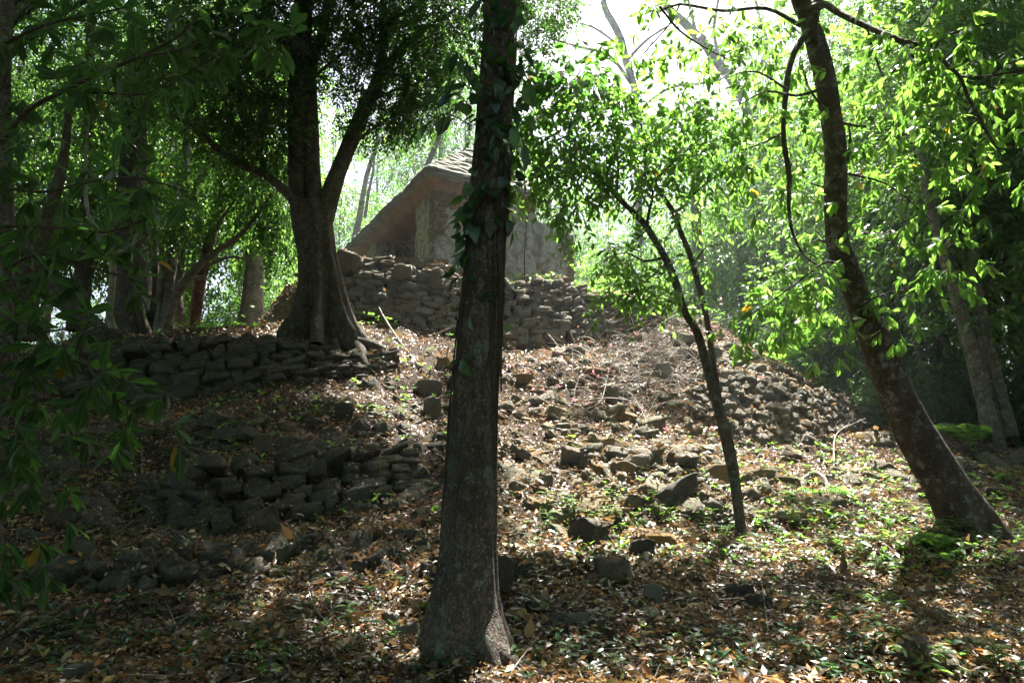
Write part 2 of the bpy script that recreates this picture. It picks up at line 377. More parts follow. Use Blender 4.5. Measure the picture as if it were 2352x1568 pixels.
def sprays(mb, S0, D, ln, nleaf, L, tpl, droop=.25, spread=.9, sag=.25, mode='alt', tmb=None, tone=None, uvs=None, tr=.006, flat=.6, g=None):
    """leafy twigs from S0 along D"""
    g = g or rng
    n = len(S0)
    if not n: return
    D = nrm(D); ln = np.broadcast_to(ln, (n,)) * g.uniform(.7, 1.2, n)
    if tmb is not None: twigs(tmb, S0, D, ln, sag, tr)
    i = np.arange(nleaf)
    if mode == 'alt': t = (i + .7) / nleaf; side = np.where(i % 2, 1.0, -1.0); t = np.broadcast_to(t, (n, nleaf))
    else: t = np.broadcast_to(.62 + .38 * (i + 1) / nleaf, (n, nleaf)); side = None
    t = t + g.uniform(-.04, .04, (n, nleaf))
    pos = S0[:, None] + D[:, None] * (t * ln[:, None])[..., None]; pos[..., 2] -= sag * t ** 2 * ln[:, None]
    S = nrm(np.cross(D, (0, 0, 1.0)) + 1e-4); N = np.cross(S, D)
    N = nrm(N * flat + g.normal(size=(n, 3)) * (1 - flat) * .6)
    S = nrm(np.cross(D, N)); N = np.cross(S, D)
    if mode == 'alt':
        d = D[:, None] * .75 + S[:, None] * (side[None, :, None] * spread)
    else:
        ph = i * 2.399 + g.uniform(0, 6, (n, 1))
        rad = np.cos(ph)[..., None] * S[:, None] + np.sin(ph)[..., None] * N[:, None] * .7
        d = D[:, None] * .55 + rad * spread
    d = d + g.normal(size=(n, nleaf, 3)) * .18; d = nrm(d); d[..., 2] -= droop; d = nrm(d)
    up = N[:, None] * .7 + np.array([0, 0, .5]) + g.normal(size=(n, nleaf, 3)) * .33
    r = (g.random(n)[:, None] if tone is None else tone[:, None]) * .6 + g.random((n, nleaf)) * .4
    r = np.where(g.random((n, nleaf)) < .006, .99, r * .96)
    put_leaves(mb, pos.reshape(-1, 3), d.reshape(-1, 3), up.reshape(-1, 3), (L * g.uniform(.65, 1.15, (n, nleaf))).ravel(), tpl, r.ravel(), uvs)
def blob(c, r, n, g=None, shell=.45):
    """points in an ellipsoid, biased outward, with outward directions"""
    g = g or rng
    d = rdir(n, g); q = g.random(n) ** shell
    return np.asarray(c) + d * q[:, None] * np.asarray(r), d

_cg = {}
def cubegrid(nx, ny, nz):
    """surface of a unit cube (0..1) as shared verts and quads"""
    if (nx, ny, nz) in _cg: return _cg[(nx, ny, nz)]
    idx = {}; vs = []; qs = []
    def vid(a, b, c):
        if (a, b, c) not in idx: idx[(a, b, c)] = len(vs); vs.append((a / nx, b / ny, c / nz))
        return idx[(a, b, c)]
    for z, fl in ((0, 1), (nz, 0)):
        for a in range(nx):
            for b in range(ny):
                f = [vid(a, b, z), vid(a + 1, b, z), vid(a + 1, b + 1, z), vid(a, b + 1, z)]; qs.append(f[::-1] if fl else f)
    for y, fl in ((0, 0), (ny, 1)):
        for a in range(nx):
            for c in range(nz):
                f = [vid(a, y, c), vid(a + 1, y, c), vid(a + 1, y, c + 1), vid(a, y, c + 1)]; qs.append(f[::-1] if fl else f)
    for x, fl in ((0, 1), (nx, 0)):
        for b in range(ny):
            for c in range(nz):
                f = [vid(x, b, c), vid(x, b + 1, c), vid(x, b + 1, c + 1), vid(x, b, c + 1)]; qs.append(f[::-1] if fl else f)
    _cg[(nx, ny, nz)] = (np.array(vs), np.array(qs)); return _cg[(nx, ny, nz)]
def gridbox(mb, corners, n=(6, 6, 6), amp=.03, f=2.5, seed=0, rnd=.5, fine=0, zr=None):
    """eight corners (x fastest, then y, then z), subdivided and roughened; zr ragged top"""
    v, q = cubegrid(*n); c = np.asarray(corners, float).reshape(2, 2, 2, 3)
    x, y, z = v[:, 0, None], v[:, 1, None], v[:, 2, None]
    p = 0
    for a in (0, 1):
        for b in (0, 1):
            for d in (0, 1): p = p + (x if d else 1 - x) * (y if b else 1 - y) * (z if a else 1 - z) * c[a, b, d]
    if zr is not None: p[:, 2] += v[:, 2] * zr(v[:, 0])
    p = p + nvec(p, f, seed) * amp
    if fine: p = p + nvec(p, f * 4, seed + 2) * fine
    mb.add(p, q, rnd); return mb
def stone_variants(k=14, seed=5, n=5, rough=.20):
    g = np.random.default_rng(seed); out = []
    v, q = cubegrid(n, n, n); c = v * 2 - 1
    for i in range(k):
        s = nrm(c); p = c * .88 + s * .14 * g.uniform(.6, 1.1); 
        for _ in range(4):                               # chop corners
            d = nrm(g.normal(size=3)); h = p @ d; lim = g.uniform(.70, .95) * np.abs(h).max()
            p = p - np.maximum(h - lim, 0)[:, None] * d
        p = p + nvec(p + i * 7, 1.3, i) * rough + nvec(p + i * 3, 3.5, i + 9) * rough * .5 + nvec(p + i, 7, i + 2) * rough * .22
        out.append(p / np.abs(p).max(0))
    return out, q
STV, STQ = stone_variants()
def put_stones(mb, pos, X, Y, Z, size, seed=0):
    g = np.random.default_rng(seed); n = len(pos); vi = g.integers(0, len(STV), n); K = len(STV[0])
    T = np.stack(STV)[vi]; sgn = g.choice([-1., 1.], (n, 1, 1))
    T = T * size[:, None, :] * .5
    v = pos[:, None] + T[..., 0, None] * X[:, None] + T[..., 1, None] * Y[:, None] + T[..., 2, None] * Z[:, None]
    mb.add(v.reshape(-1, 3), (STQ[None] + (np.arange(n) * K)[:, None, None]).reshape(-1, 4), np.repeat(g.random(n), len(STQ)))

# ------------------------------------------------------------ terrain
WALLS = {   # name: (bottom points, top points) as picture position and distance
    'upper':  ([P(612, 772, 17.6), P(690, 745, 16.2), P(790, 722, 15.4), P(900, 735, 15.2), P(1050, 775, 15.0), P(1170, 800, 14.9), P(1300, 788, 15.1), P(1400, 768, 15.6), P(1510, 748, 16.3)],
               [P(618, 735, 17.9), P(690, 655, 16.7), P(785, 598, 16.0), P(900, 614, 15.9), P(1050, 640, 15.7), P(1170, 648, 15.6), P(1300, 664, 15.8), P(1400, 692, 16.2), P(1510, 716, 16.6)]),
    'middle': ([P(150, 905, 11.2), P(280, 920, 11.3), P(400, 918, 11.3), P(520, 900, 11.5), P(640, 880, 11.7), P(760, 872, 12.0), P(890, 862, 12.5)],
               [P(150, 830, 11.6), P(280, 805, 11.8), P(400, 788, 11.9), P(520, 784, 12.0), P(640, 790, 12.1), P(760, 822, 12.3), P(890, 818, 12.7)]),
    'lower':  ([P(330, 1180, 8.2), P(420, 1215, 8.0), P(520, 1225, 8.0), P(620, 1210, 8.15), P(720, 1185, 8.4), P(820, 1165, 8.6), P(930, 1130, 9.0)],
               [P(330, 1120, 8.5), P(420, 1085, 8.35), P(520, 1068, 8.4), P(620, 1062, 8.5), P(720, 1045, 8.8), P(820, 1040, 9.0), P(930, 1045, 9.3)]),
    'low':    ([P(130, 1345, 6.4), P(250, 1375, 6.3), P(380, 1372, 6.4), P(500, 1330, 6.7)],
               [P(130, 1290, 6.6), P(250, 1272, 6.6), P(380, 1270, 6.7), P(500, 1275, 6.9)]),
    'flank':  ([P(1590, 965, 12.6), P(1680, 1010, 12.2), P(1760, 1030, 12.1), P(1850, 1032, 12.4), P(1915, 1000, 13.3), P(1990, 985, 14.5)],
               [P(1590, 905, 13.1), P(1680, 885, 13.1), P(1760, 880, 13.3), P(1850, 905, 13.5), P(1915, 925, 14.3), P(1990, 950, 15.3)]),
    'slope':  ([P(1290, 1085, 9.6), P(1400, 1090, 9.6), P(1500, 1085, 9.7), P(1580, 1080, 9.9)],
               [P(1290, 1052, 9.9), P(1400, 1045, 9.9), P(1500, 1042, 10.0), P(1580, 1048, 10.2)]),
}
CP = []
for k, (b, t) in WALLS.items():
    for p in b: CP.append(p + A(0, -.12, 0))
    for p in t: CP.append(p + A(0, .25, -.04))
# bottom of the picture and behind the camera
for x, z in ((-60, .5), (-25, .8), (-12, .3), (-5, .05), (0, -.02), (5, -.02), (12, .1), (25, .5), (60, 1)):
    CP += [A(x, -60, z), A(x, -12, z), A(x, 0, z), A(x * .8, 3, z)]
for u, v, y in ((-500, 1568, 4.9), (0, 1568, 4.9), (500, 1568, 4.77), (1100, 1568, 4.76), (1700, 1568, 4.76), (2352, 1568, 4.76), (2900, 1568, 4.8),
                (1075, 1515, 5.25), (0, 1420, 5.7), (300, 1440, 5.7), (700, 1420, 5.9), (900, 1400, 6.2), (1500, 1400, 6.3), (2000, 1400, 6.4), (2352, 1400, 6.4),
                (620, 1300, 7.1), (780, 1260, 7.3), (950, 1230, 7.6), (1200, 1240, 7.7), (1400, 1230, 8.0), (1550, 1220, 8.4), (1702, 1222, 8.7), (1950, 1240, 8.7), (2235, 1240, 8.7), (2600, 1200, 9.5),
                (0, 1230, 7.0), (180, 1180, 7.8), (60, 1050, 9.0), (250, 1020, 9.5), (450, 990, 10.0), (650, 970, 10.3), (850, 960, 10.6), (0, 880, 11.6), (-300, 900, 12), (-600, 900, 12),
                (980, 1100, 9.3), (1150, 1110, 9.2), (1000, 960, 11.3), (1000, 850, 13.3), (1180, 960, 11.2), (1180, 860, 13.4), (1350, 960, 11.4), (1350, 860, 13.2), (1500, 980, 11.6), (1500, 870, 13.3),
                (1420, 800, 14.8), (1530, 790, 15.2), (1620, 790, 15.4), (1700, 1110, 10.2), (1850, 1100, 10.6), (2000, 1080, 11.2), (2150, 1060, 12), (2352, 1050, 13), (2352, 1120, 10.8), (2600, 1080, 13),
                (1640, 745, 16.6), (1720, 800, 16.0), (1800, 840, 15.4), (2060, 985, 16), (2200, 975, 17), (2352, 960, 18), (2700, 960, 18),
                (950, 800, 13.8), (740, 778, 13.4), (640, 768, 13.6), (500, 770, 13.4), (380, 775, 13.4), (250, 782, 13.4), (120, 800, 13.4), (-100, 830, 13.5), (-400, 850, 14),
                (900, 780, 14.3)):
    CP.append(P(u, v, y))
platz = 5.95
CP += [A(-4.6, 18.5, 5.45), A(-3.0, 17.4, 5.75), A(-1.5, 16.9, 5.4), A(0, 16.8, 5.25), A(2, 17.2, 5.35), A(3.6, 18.6, 5.5), A(3.4, 21, 5.9), A(0, 20, 5.98), A(-2.5, 22, 6.0), A(-6.5, 25, 5.6), A(-3, 28, 5.9), A(2, 27, 5.8),
       A(4.8, 18.6, 4.1), A(6.3, 19, 2.7), A(7.5, 20, 1.9), A(7, 26, 1.6), A(12, 24, 1.6), A(20, 30, 2.0), A(4, 34, 2), A(-3, 36, 2),
       A(-8.5, 20, 3.2), A(-9.5, 26, 3.0), A(-6.8, 19, 3.7), A(-13, 22, 3.0), A(-12, 16, 3.05), A(-8, 16, 3.3), A(-20, 22, 2.2), A(-20, 30, 2), A(-8, 34, 1.5),
       A(-60, 40, 2), A(60, 40, 3), A(-150, 160, 3), A(150, 160, 4), A(0, 160, 3), A(-150, 40, 2), A(150, 40, 3), A(-150, -60, 0), A(150, -60, 1), A(0, 60, 2.5)]
CP = np.array(CP)
_, _, ctf, _, _, _ = delaunay_2d_cdt([Vector(p[:2]) for p in CP], [], [], 0, 1e-4)
cbvh = BVHTree.FromPolygons([tuple(p) for p in CP], [list(f) for f in ctf])
gx = np.concatenate([np.linspace(-150, -16, 20)[:-1], np.arange(-16, 16, .13), np.linspace(16, 150, 20)])
gy = np.concatenate([np.linspace(-60, 2, 16)[:-1], np.arange(2, 22, .13), np.linspace(22, 160, 32)])
nx, ny = len(gx), len(gy)
Z = np.zeros((ny, nx))
for j in range(ny):
    for i in range(nx):
        h = cbvh.ray_cast(Vector((gx[i] + 1e-4, gy[j] + 1e-4, 60)), Vector((0, 0, -1)))[0]
        Z[j, i] = h.z if h else 1.5
Zs = Z.copy()
for _ in range(2):
    Zp = np.pad(Zs, 1, mode='edge'); Zs = (Zp[:-2, 1:-1] + Zp[2:, 1:-1] + Zp[1:-1, :-2] + Zp[1:-1, 2:] + 2 * Zs) / 6
XX, YY = np.meshgrid(gx, gy); PT = np.stack([XX, YY, np.zeros_like(XX)], -1)
Zs = Zs + fbm(PT, .6, 4, 3) * .20 * np.clip((YY - 1) / 4, .3, 1) * np.clip((19 - YY) / 2, .4, 1) + np.maximum(fbm(PT, 1.9, 4, 8), -.2) * .11
TV = np.stack([XX, YY, Zs], -1).reshape(-1, 3)
i_, j_ = np.meshgrid(np.arange(nx - 1), np.arange(ny - 1)); b_ = j_ * nx + i_
TQ = np.stack([b_, b_ + 1, b_ + nx + 1, b_ + nx], -1).reshape(-1, 4)
tag(MB().add(TV, TQ).build("ground", M['soil']), kind="structure")
TB = BVHTree.FromPolygons([tuple(v) for v in TV.tolist()], TQ.tolist())
def zat(x, y):
    jx = np.clip(np.searchsorted(gx, x) - 1, 0, nx - 2); jy = np.clip(np.searchsorted(gy, y) - 1, 0, ny - 2)
    tx = (x - gx[jx]) / (gx[jx + 1] - gx[jx]); ty = (y - gy[jy]) / (gy[jy + 1] - gy[jy])
    return (Zs[jy, jx] * (1 - tx) * (1 - ty) + Zs[jy, jx + 1] * tx * (1 - ty) + Zs[jy + 1, jx] * (1 - tx) * ty + Zs[jy + 1, jx + 1] * tx * ty)
def tnormal(x, y):
    e = .12; return nrm(np.stack([-(zat(x + e, y) - zat(x - e, y)) / (2 * e), -(zat(x, y + e) - zat(x, y - e)) / (2 * e), np.ones_like(x)], -1))
def G(U, V):
    p = P(U, V, 10.0); d = nrm(p - A(0, 0, CAMZ))
    h = TB.ray_cast(Vector((0, 0, CAMZ)), Vector(d))[0]
    return np.array(h) if h else P(U, V, 18)

# where the photograph's ground is in sun (picture coordinates): gaps in the overhead canopy
LITPOLY = [([(1150, 810), (1300, 800), (1500, 750), (1640, 720), (1760, 800), (1900, 960), (2080, 1000), (2352, 1100), (2352, 1230), (2230, 1290), (1900, 1285), (1700, 1240), (1560, 1200), (1450, 1150), (1330, 1180), (1200, 1220), (1140, 1200)], .93),
           ([(980, 330), (1100, 320), (1260, 460), (1340, 520), (1400, 640), (1500, 720), (1300, 700), (1150, 670), (960, 640), (780, 600), (780, 540)], .9),
           ([(520, 745), (700, 735), (700, 790), (520, 790)], .5)]
LITELL = [(985, 1270, 38, 110, .8), (610, 1330, 55, 50, .75), (610, 1430, 30, 70, .7), (930, 1180, 60, 50, .5), (20, 1330, 40, 18, .8), (2270, 1440, 90, 60, .65), (2200, 1540, 80, 30, .6),
          (1640, 1320, 50, 30, .5), (1150, 1300, 25, 40, .5), (560, 985, 40, 25, .5), (660, 1030, 30, 20, .7), (840, 910, 60, 30, .4), (1000, 830, 60, 40, .5), (1700, 1420, 50, 20, .4), (760, 1540, 60, 20, .4), (960, 960, 60, 60, .35), (1900, 1400, 40, 20, .4)]
def lit(U, V):
    L = np.full(np.shape(U), .012)
    for poly, s in LITPOLY:
        ins = np.zeros(np.shape(U), bool); n = len(poly)
        for k in range(n):
            x1, y1 = poly[k]; x2, y2 = poly[(k + 1) % n]
            if y1 == y2: continue
            ins ^= ((y1 > V) != (y2 > V)) & (U < (x2 - x1) * (V - y1) / (y2 - y1) + x1)
        L = np.where(ins, np.maximum(L, s), L)
    for cx, cy_, rx, ry, s in LITELL: L = np.where(((U - cx) / rx) ** 2 + ((V - cy_) / ry) ** 2 < 1, np.maximum(L, s), L)
    return L

# ------------------------------------------------------------ dry-stone walls
def along(poly, u):
    poly = np.asarray(poly); s = np.concatenate([[0], np.cumsum(np.linalg.norm(np.diff(poly, axis=0), axis=1))]); s /= s[-1]
    return np.stack([np.interp(u, s, poly[:, k]) for k in range(3)], -1)
def stone_wall(key, name, label, mat, ch, cw, seed, depth_=.32, rough=.05, miss=.04, parts=None):
    b, t = WALLS[key]; g = np.random.default_rng(seed)
    L = np.linalg.norm(np.diff(b, axis=0), axis=1).sum(); H = np.mean(np.linalg.norm(np.array(t) - np.array(b), axis=1))
    nc = max(2, int(round(H / ch))); pos, sz, Xs, Ys, Zz = [], [], [], [], []
    for c in range(nc + 1):
        u = -g.random() * .02
        while u < 1:
            w = g.uniform(*cw) / L; uc = min(max(u + w / 2, 0), 1); u += w
            if g.random() < miss: continue
            vv = (c + .4 + g.normal() * .10 + .35 * math.sin(uc * 17 + seed)) / nc
            if vv > 1.04: continue
            pb, pt = along(b, uc), along(t, uc); hgt = np.linalg.norm(pt - pb)
            X = nrm(along(b, min(uc + .01, 1)) - along(b, max(uc - .01, 0)) + nrm(pt - pb) * g.normal() * .012 * L * .1)
            Zd = nrm(pt - pb); Zd = nrm(Zd - X * np.dot(X, Zd)); Yd = np.cross(Zd, X)
            h = hgt / nc * g.uniform(.85, 1.25)
            if h > .24 and g.random() < .3:   # two thin stones instead of one
                for q in (-.26, .26):
                    pos.append(pb + (pt - pb) * min(vv + q / nc, 1.02) - Yd * g.uniform(-.02, .07)); sz.append((w * L * 1.08, depth_, h * .62)); Xs.append(X); Ys.append(Yd); Zz.append(Zd)
                continue
            pos.append(pb + (pt - pb) * vv - Yd * (g.uniform(-.03, .09)))
            sz.append((w * L * g.uniform(1.02, 1.14), depth_ * g.uniform(.9, 1.2), h * 1.16)); Xs.append(X); Ys.append(Yd); Zz.append(Zd)
    # odd small chinking stones
    pos, sz, Xs, Ys, Zz = map(np.array, (pos, sz, Xs, Ys, Zz))
    tl = g.normal(size=(len(pos), 1)) * rough * 3; X2 = nrm(Xs + Zz * tl); Z2 = nrm(np.cross(X2, Ys))
    mb = MB(); put_stones(mb, pos, X2, Ys, Z2, sz, seed)
    o = mb.build(name, mat, smooth=False)
    return tag(o, label, "wall", kind="thing")
stone_wall('upper', 'retaining_wall', "high weathered dry stone wall holding the platform under the temple", M['stone'], .105, (.16, .55), 11)
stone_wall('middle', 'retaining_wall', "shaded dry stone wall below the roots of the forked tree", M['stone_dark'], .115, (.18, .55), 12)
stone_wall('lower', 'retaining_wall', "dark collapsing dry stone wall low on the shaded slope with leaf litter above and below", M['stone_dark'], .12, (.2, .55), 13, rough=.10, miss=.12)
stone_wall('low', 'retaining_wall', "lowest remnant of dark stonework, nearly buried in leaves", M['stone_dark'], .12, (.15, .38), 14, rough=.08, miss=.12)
stone_wall('flank', 'retaining_wall', "rubble wall of small rough stones on the mound's flank behind the twin stems", M['stone'], .12, (.10, .30), 15, rough=.14, miss=.05)
stone_wall('slope', 'retaining_wall', "short broken course of stones in the sunlit slope beside the vine covered trunk", M['stone'], .14, (.2, .45), 16, rough=.1, miss=.2)
# the west end of the platform: warm ochre masonry falling away behind the forked tree
def ochre_end():
    g = np.random.default_rng(31); mb = MB(); pos, sz, X, Y, Zd = [], [], [], [], []
    top = [P(604, 752, 18.6), P(640, 700, 18.2), P(672, 655, 17.6), P(700, 640, 17.2)]; bot = [P(596, 768, 17.2), P(640, 768, 16.4), P(672, 768, 15.8), P(700, 768, 15.4)]
    for c in range(11):
        for k in range(14):
            u = (k + g.random()) / 14; v = (c + g.random() * .6) / 11
            p = along(bot, u) * (1 - v) + along(top, u) * v; pos.append(p); sz.append((g.uniform(.2, .4), .35, g.uniform(.12, .24)))
            x = nrm(A(.7, -.7, .1) + g.normal(size=3) * .15); X.append(x); z = nrm(A(0, .3, 1) + g.normal(size=3) * .1); y = nrm(np.cross(z, x)); Y.append(y); Zd.append(np.cross(x, y))
    put_stones(mb, *map(np.array, (pos, X, Y, Zd, sz)), seed=4)
    tag(mb.build('retaining_wall', M['stone_warm'], smooth=False), "crumbling ochre stone wall end sloping down behind the forked tree", "wall", kind="thing")
ochre_end()

# ------------------------------------------------------------ temple
T0 = P(998, 614, 17.6); zb = T0[2] - .25
dL = A(-math.sin(R(27.5)), math.cos(R(27.5)), 0); dF = A(math.sin(R(56)), math.cos(R(56)), 0)
zt = P(998, 428, 17.6)[2]
def tp(a, b, z): q = T0 + dL * a + dF * b; return A(q[0], q[1], z)
def tbox(a0, a1, b0, b1, z0, z1):
    return [tp(a0, b0, z0), tp(a1, b0, z0), tp(a0, b1, z0), tp(a1, b1, z0), tp(a0, b0, z1), tp(a1, b0, z1), tp(a0, b1, z1), tp(a1, b1, z1)]
temple = empty('stone_temple', (T0[0], T0[1], zb), "small ruined stone temple with sloping layered roof on top of the mound", "temple")
def tpart(name, mat, *boxes, smooth=True):
    mb = MB()
    for k, (c, n, amp, f, fine, zr) in enumerate(boxes): gridbox(mb, c, n, amp, f, 20 + k, fine=fine, zr=zr)
    return mb.build(name, mat, temple, smooth)
LF = 4.75; LL = 9.2; th = .75
# front wall (faces the slope), continuing as a roofless ragged wall
rag = lambda x: -.36 * np.clip((x - .66) / .06, 0, 1) - .10 * np.abs(vn(np.stack([x * 9, x * 0, x * 0], -1), 1.0, 4)) * (x > .6) - .18 * (x > .93)
v0 = []
tpart('front_wall', M['plaster'], ([tp(0, 0, zb), tp(0, LF, zb), tp(th, 0, zb), tp(th, LF, zb), tp(0, 0, zt), tp(0, LF, zt), tp(th, 0, zt), tp(th, LF, zt)], (60, 8, 32), .05, 2.2, .018, rag))
tpart('pier', M['plaster'], (tbox(th - .04, 1.55, .0, .7, zb, zt), (10, 8, 28), .04, 2.5, .018, None))
tpart('pier', M['plaster'], (tbox(5.6, 6.9, .02, .7, zb, zt), (12, 8, 24), .04, 2.5, .018, None))
tpart('side_wall', M['plaster'], (tbox(6.9, LL, .04, .7, zb, zt), (18, 8, 24), .04, 2.5, .018, None))
tpart('inner_wall', M['plaster'], (tbox(th, LL, 2.0, 2.5, zb, zt - .55), (40, 5, 14), .04, 2.2, .015, None))
tpart('rear_wall', M['plaster'], (tbox(LL - .7, LL, .7, 3.2, zb, zt), (8, 18, 16), .04, 2.2, 0, None), (tbox(th, LL, 3.2, 3.7, zb, zt), (20, 5, 12), .05, 2, 0, None))
# corner stones showing where the plaster has fallen away
mb = MB(); pos, sz, X, Y, Zd = [], [], [], [], []
g = np.random.default_rng(3)
for k in range(14):
    z = zb + .3 + k * .155
    for (a, b, xd, yd) in ((-.02, .12 + .1 * (k % 2), dF, dL), (.22 - .1 * (k % 2), -.01, dL, dF)):
        if z < zt - 1.1 and g.random() < .55: continue
        q = tp(a, b, z); pos.append(q); sz.append((g.uniform(.25, .45), .12, .14)); X.append(xd); Y.append(yd); Zd.append(A(0, 0, 1))
for k in range(42):
    b = g.uniform(.2, 1.6); z = zt - g.uniform(.05, .75) * (1 - b / 2.2); q = tp(-.015, b, z); pos.append(q); sz.append((g.uniform(.16, .36), .10, g.uniform(.09, .15))); X.append(dF); Y.append(dL); Zd.append(A(0, 0, 1))
for k in range(16):   # quoins at the far end of the ragged wall
    q = tp(.0, LF - .12 - .08 * (k % 2), zb + .1 + k * .11); pos.append(q); sz.append((.34, .12, .11)); X.append(dF); Y.append(dL); Zd.append(A(0, 0, 1))
for b, z in ((.95, .62), (.98, .42), (3.4, .75), (3.55, .62)): q = tp(-.03, b, zb + z); pos.append(q); sz.append((.24, .10, .19)); X.append(dF); Y.append(dL); Zd.append(A(0, 0, 1))
put_stones(mb, *map(np.array, (pos, X, Y, Zd, sz)), seed=8); mb.build('exposed_stonework', M['stone_warm'], temple, smooth=False)
# vault: long corbelled courses seen through the opening
mb = MB(); nv = 7
for k in range(nv):
    f0, f1 = k / nv, (k + 1) / nv; b0, b1 = .55 + 1.5 * f0, .55 + 1.5 * f1; z0, z1 = zt + .12 - .75 * f0, zt + .12 - .75 * f1
    gridbox(mb, [tp(.4, b0 - .03, z0 - .06), tp(LL, b0 - .03, z0 - .06), tp(.4, b1 + .03, z1 - .06), tp(LL, b1 + .03, z1 - .06), tp(.4, b0, z0 + .2), tp(LL, b0, z0 + .2), tp(.4, b1, z1 + .2), tp(LL, b1, z1 + .2)], (40, 3, 2), .03, 2.5, 40 + k)
mb.build('vault', M['plaster'], temple)
# orange cornice under the eaves
RB = 3.25                                    # the roof ends here along the front
def ring(o, z, a1=LL + .25, b1=RB): return [tp(-o, -o, z), tp(a1, -o, z), tp(-o, b1, z), tp(a1, b1 + .4, z)]
mb = MB()
gridbox(mb, ring(.03, zt - .12) + ring(.34, zt + .12), (60, 30, 6), .06, 2.4, 51, fine=.03)
mb.build('cornice', M['cornice'], temple)
# roof: thin courses of stone stepping back to the ridge
mb = MB(); z = zt + .115; nr = 32; g = np.random.default_rng(12)
for k in range(nr):
    f = k / nr; ins = -.40 + (0 if f < .1 else (f - .1) / .9 * 2.1); h = .062 + .012 * g.random(); j = g.uniform(-.055, .055)
    if f > .62: ins += .05
    i2 = ins + j
    bottom = [tp(i2, i2, z), tp(LL + .3 - i2 * .4, i2, z), tp(i2, RB + .05 - .3 * f, z), tp(LL + .3 - i2 * .4, RB + .3, z)]
    top_ = [tp(i2 + .03, i2 + .03, z + h), tp(LL + .3 - i2 * .4, i2 + .03, z + h), tp(i2 + .03, RB - .3 * f, z + h), tp(LL + .3 - i2 * .4, RB + .3, z + h)]
    gridbox(mb, bottom + top_, (90, 40, 1), .05, 4.0, 60 + k, rnd=g.random()); z += h * .93
mb.build('roof', M['roofstone'], temple, smooth=False)
# fallen slabs on the ledge in front of the doorway
def stone_obj(name, label, cat, pos, size, X, Zd=None, mat='stone', seed=0, group=None, variant=None, sink=0):
    g = np.random.default_rng(seed); v = STV[g.integers(0, len(STV)) if variant is None else variant] * np.array(size) * .5
    X = nrm(X); Zd = A(0, 0, 1) if Zd is None else nrm(Zd); Zd = nrm(Zd - X * np.dot(X, Zd)); Yd = np.cross(Zd, X)
    w = np.asarray(pos) + v[:, :1] * X + v[:, 1:2] * Yd + v[:, 2:] * Zd
    w = w + nvec(w, 5, seed) * .02 * min(1, max(size))
    o = MB().add(w - np.asarray(pos), STQ, g.random()).build(name, M[mat], None, smooth=False); o.location = tuple(pos)
    return tag(o, label, cat, group, 'thing')
for u, v, y, s, xd, zd, lab in ((975, 607, 16.6, (.55, .14, .30), A(1, .3, .5), A(0, -.6, 1), "tilted flat slab leaning at the foot of the temple corner"),
                            (1040, 622, 16.3, (1.6, .3, .16), A(1, .25, -.12), None, "long pale slab lying along the foot of the temple's front wall"),
                            (930, 603, 16.1, (.95, .45, .24), A(1, .1, -.05), None, "broad dark slab on the wall top before the doorway"),
                            (885, 607, 16.0, (.6, .4, .34), A(1, 0, .1), None, "squat boulder on the wall top left of the doorway slab"),
                            (925, 628, 15.6, (.5, .45, .42), A(1, 0, 0), None, "rounded boulder sitting on the wall top below the broad doorway slab"),
                            (1002, 642, 15.5, (.36, .36, .5), A(.9, 0, .2), None, "upright mossy block on the wall top beside the red seedlings"),
                            (800, 600, 15.9, (.7, .5, .5), A(1, 0, -.4), None, "big dark boulder at the high corner of the platform beside the forked tree"),
                            (1290, 655, 16.3, (.5, .4, .36), A(1, 0, 0), None, "single boulder at the foot of the ragged roofless wall")):
    stone_obj('stone_slab' if s[2] < .32 else 'boulder', lab, 'slab' if s[2] < .32 else 'boulder', P(u, v, y), s, xd, zd, 'stone', int(u))

# ------------------------------------------------------------ key trees
def path_of(pts): return [P(u, v, y) for u, v, y, h in pts], [h * mpp(v, y) for u, v, y, h in pts]
def tree_root(name, pts, label, cat="tree", group=None):
    b = P(*pts[0][:3]); return empty(name, b, label, cat, group)

# 1. trunk with vines in the middle of the picture
CT = [(1072, 1530, 5.25, 70), (1072, 1490, 5.26, 70), (1070, 1400, 5.3, 66), (1073, 1300, 5.32, 64), (1078, 1200, 5.35, 60), (1083, 1100, 5.38, 58), (1094, 900, 5.45, 54),
      (1104, 750, 5.5, 50), (1111, 600, 5.55, 48), (1128, 400, 5.65, 43), (1142, 200, 5.75, 42), (1151, 0, 5.85, 38), (1158, -300, 6.1, 36), (1165, -800, 6.6, 32), (1170, -1600, 7.5, 26)]
ct = tree_root('vine_covered_tree', CT, "tall trunk with flared base and climbing leaves standing in front of the temple", "tree")
pts, rad = path_of(CT)
def cflute(u, th, base):
    h = base[..., 2] - pts[0][2]
    a = .85 * np.clip(1 - h / .9, 0, 1) ** 2.3
    lob = .55 + .45 * np.cos(2 * (th - np.arctan2(-.35, 1)) ) + .35 * np.cos(5 * th + 1.1)
    fine = 1 + .045 * np.cos(9 * th + 3 * h) * np.clip(1.4 - h * .3, .2, 1) + .02 * fbm(base * A(1, 1, .25), 9, 3, 4)
    return (1 + a * np.clip(lob, .1, 1.5) * 1.0) * fine
mb = MB(); tube(mb, pts, rad, 120, .04, .05, cflute, 3, nf=1.6)
mb.build('trunk', M['bark_center'], ct)
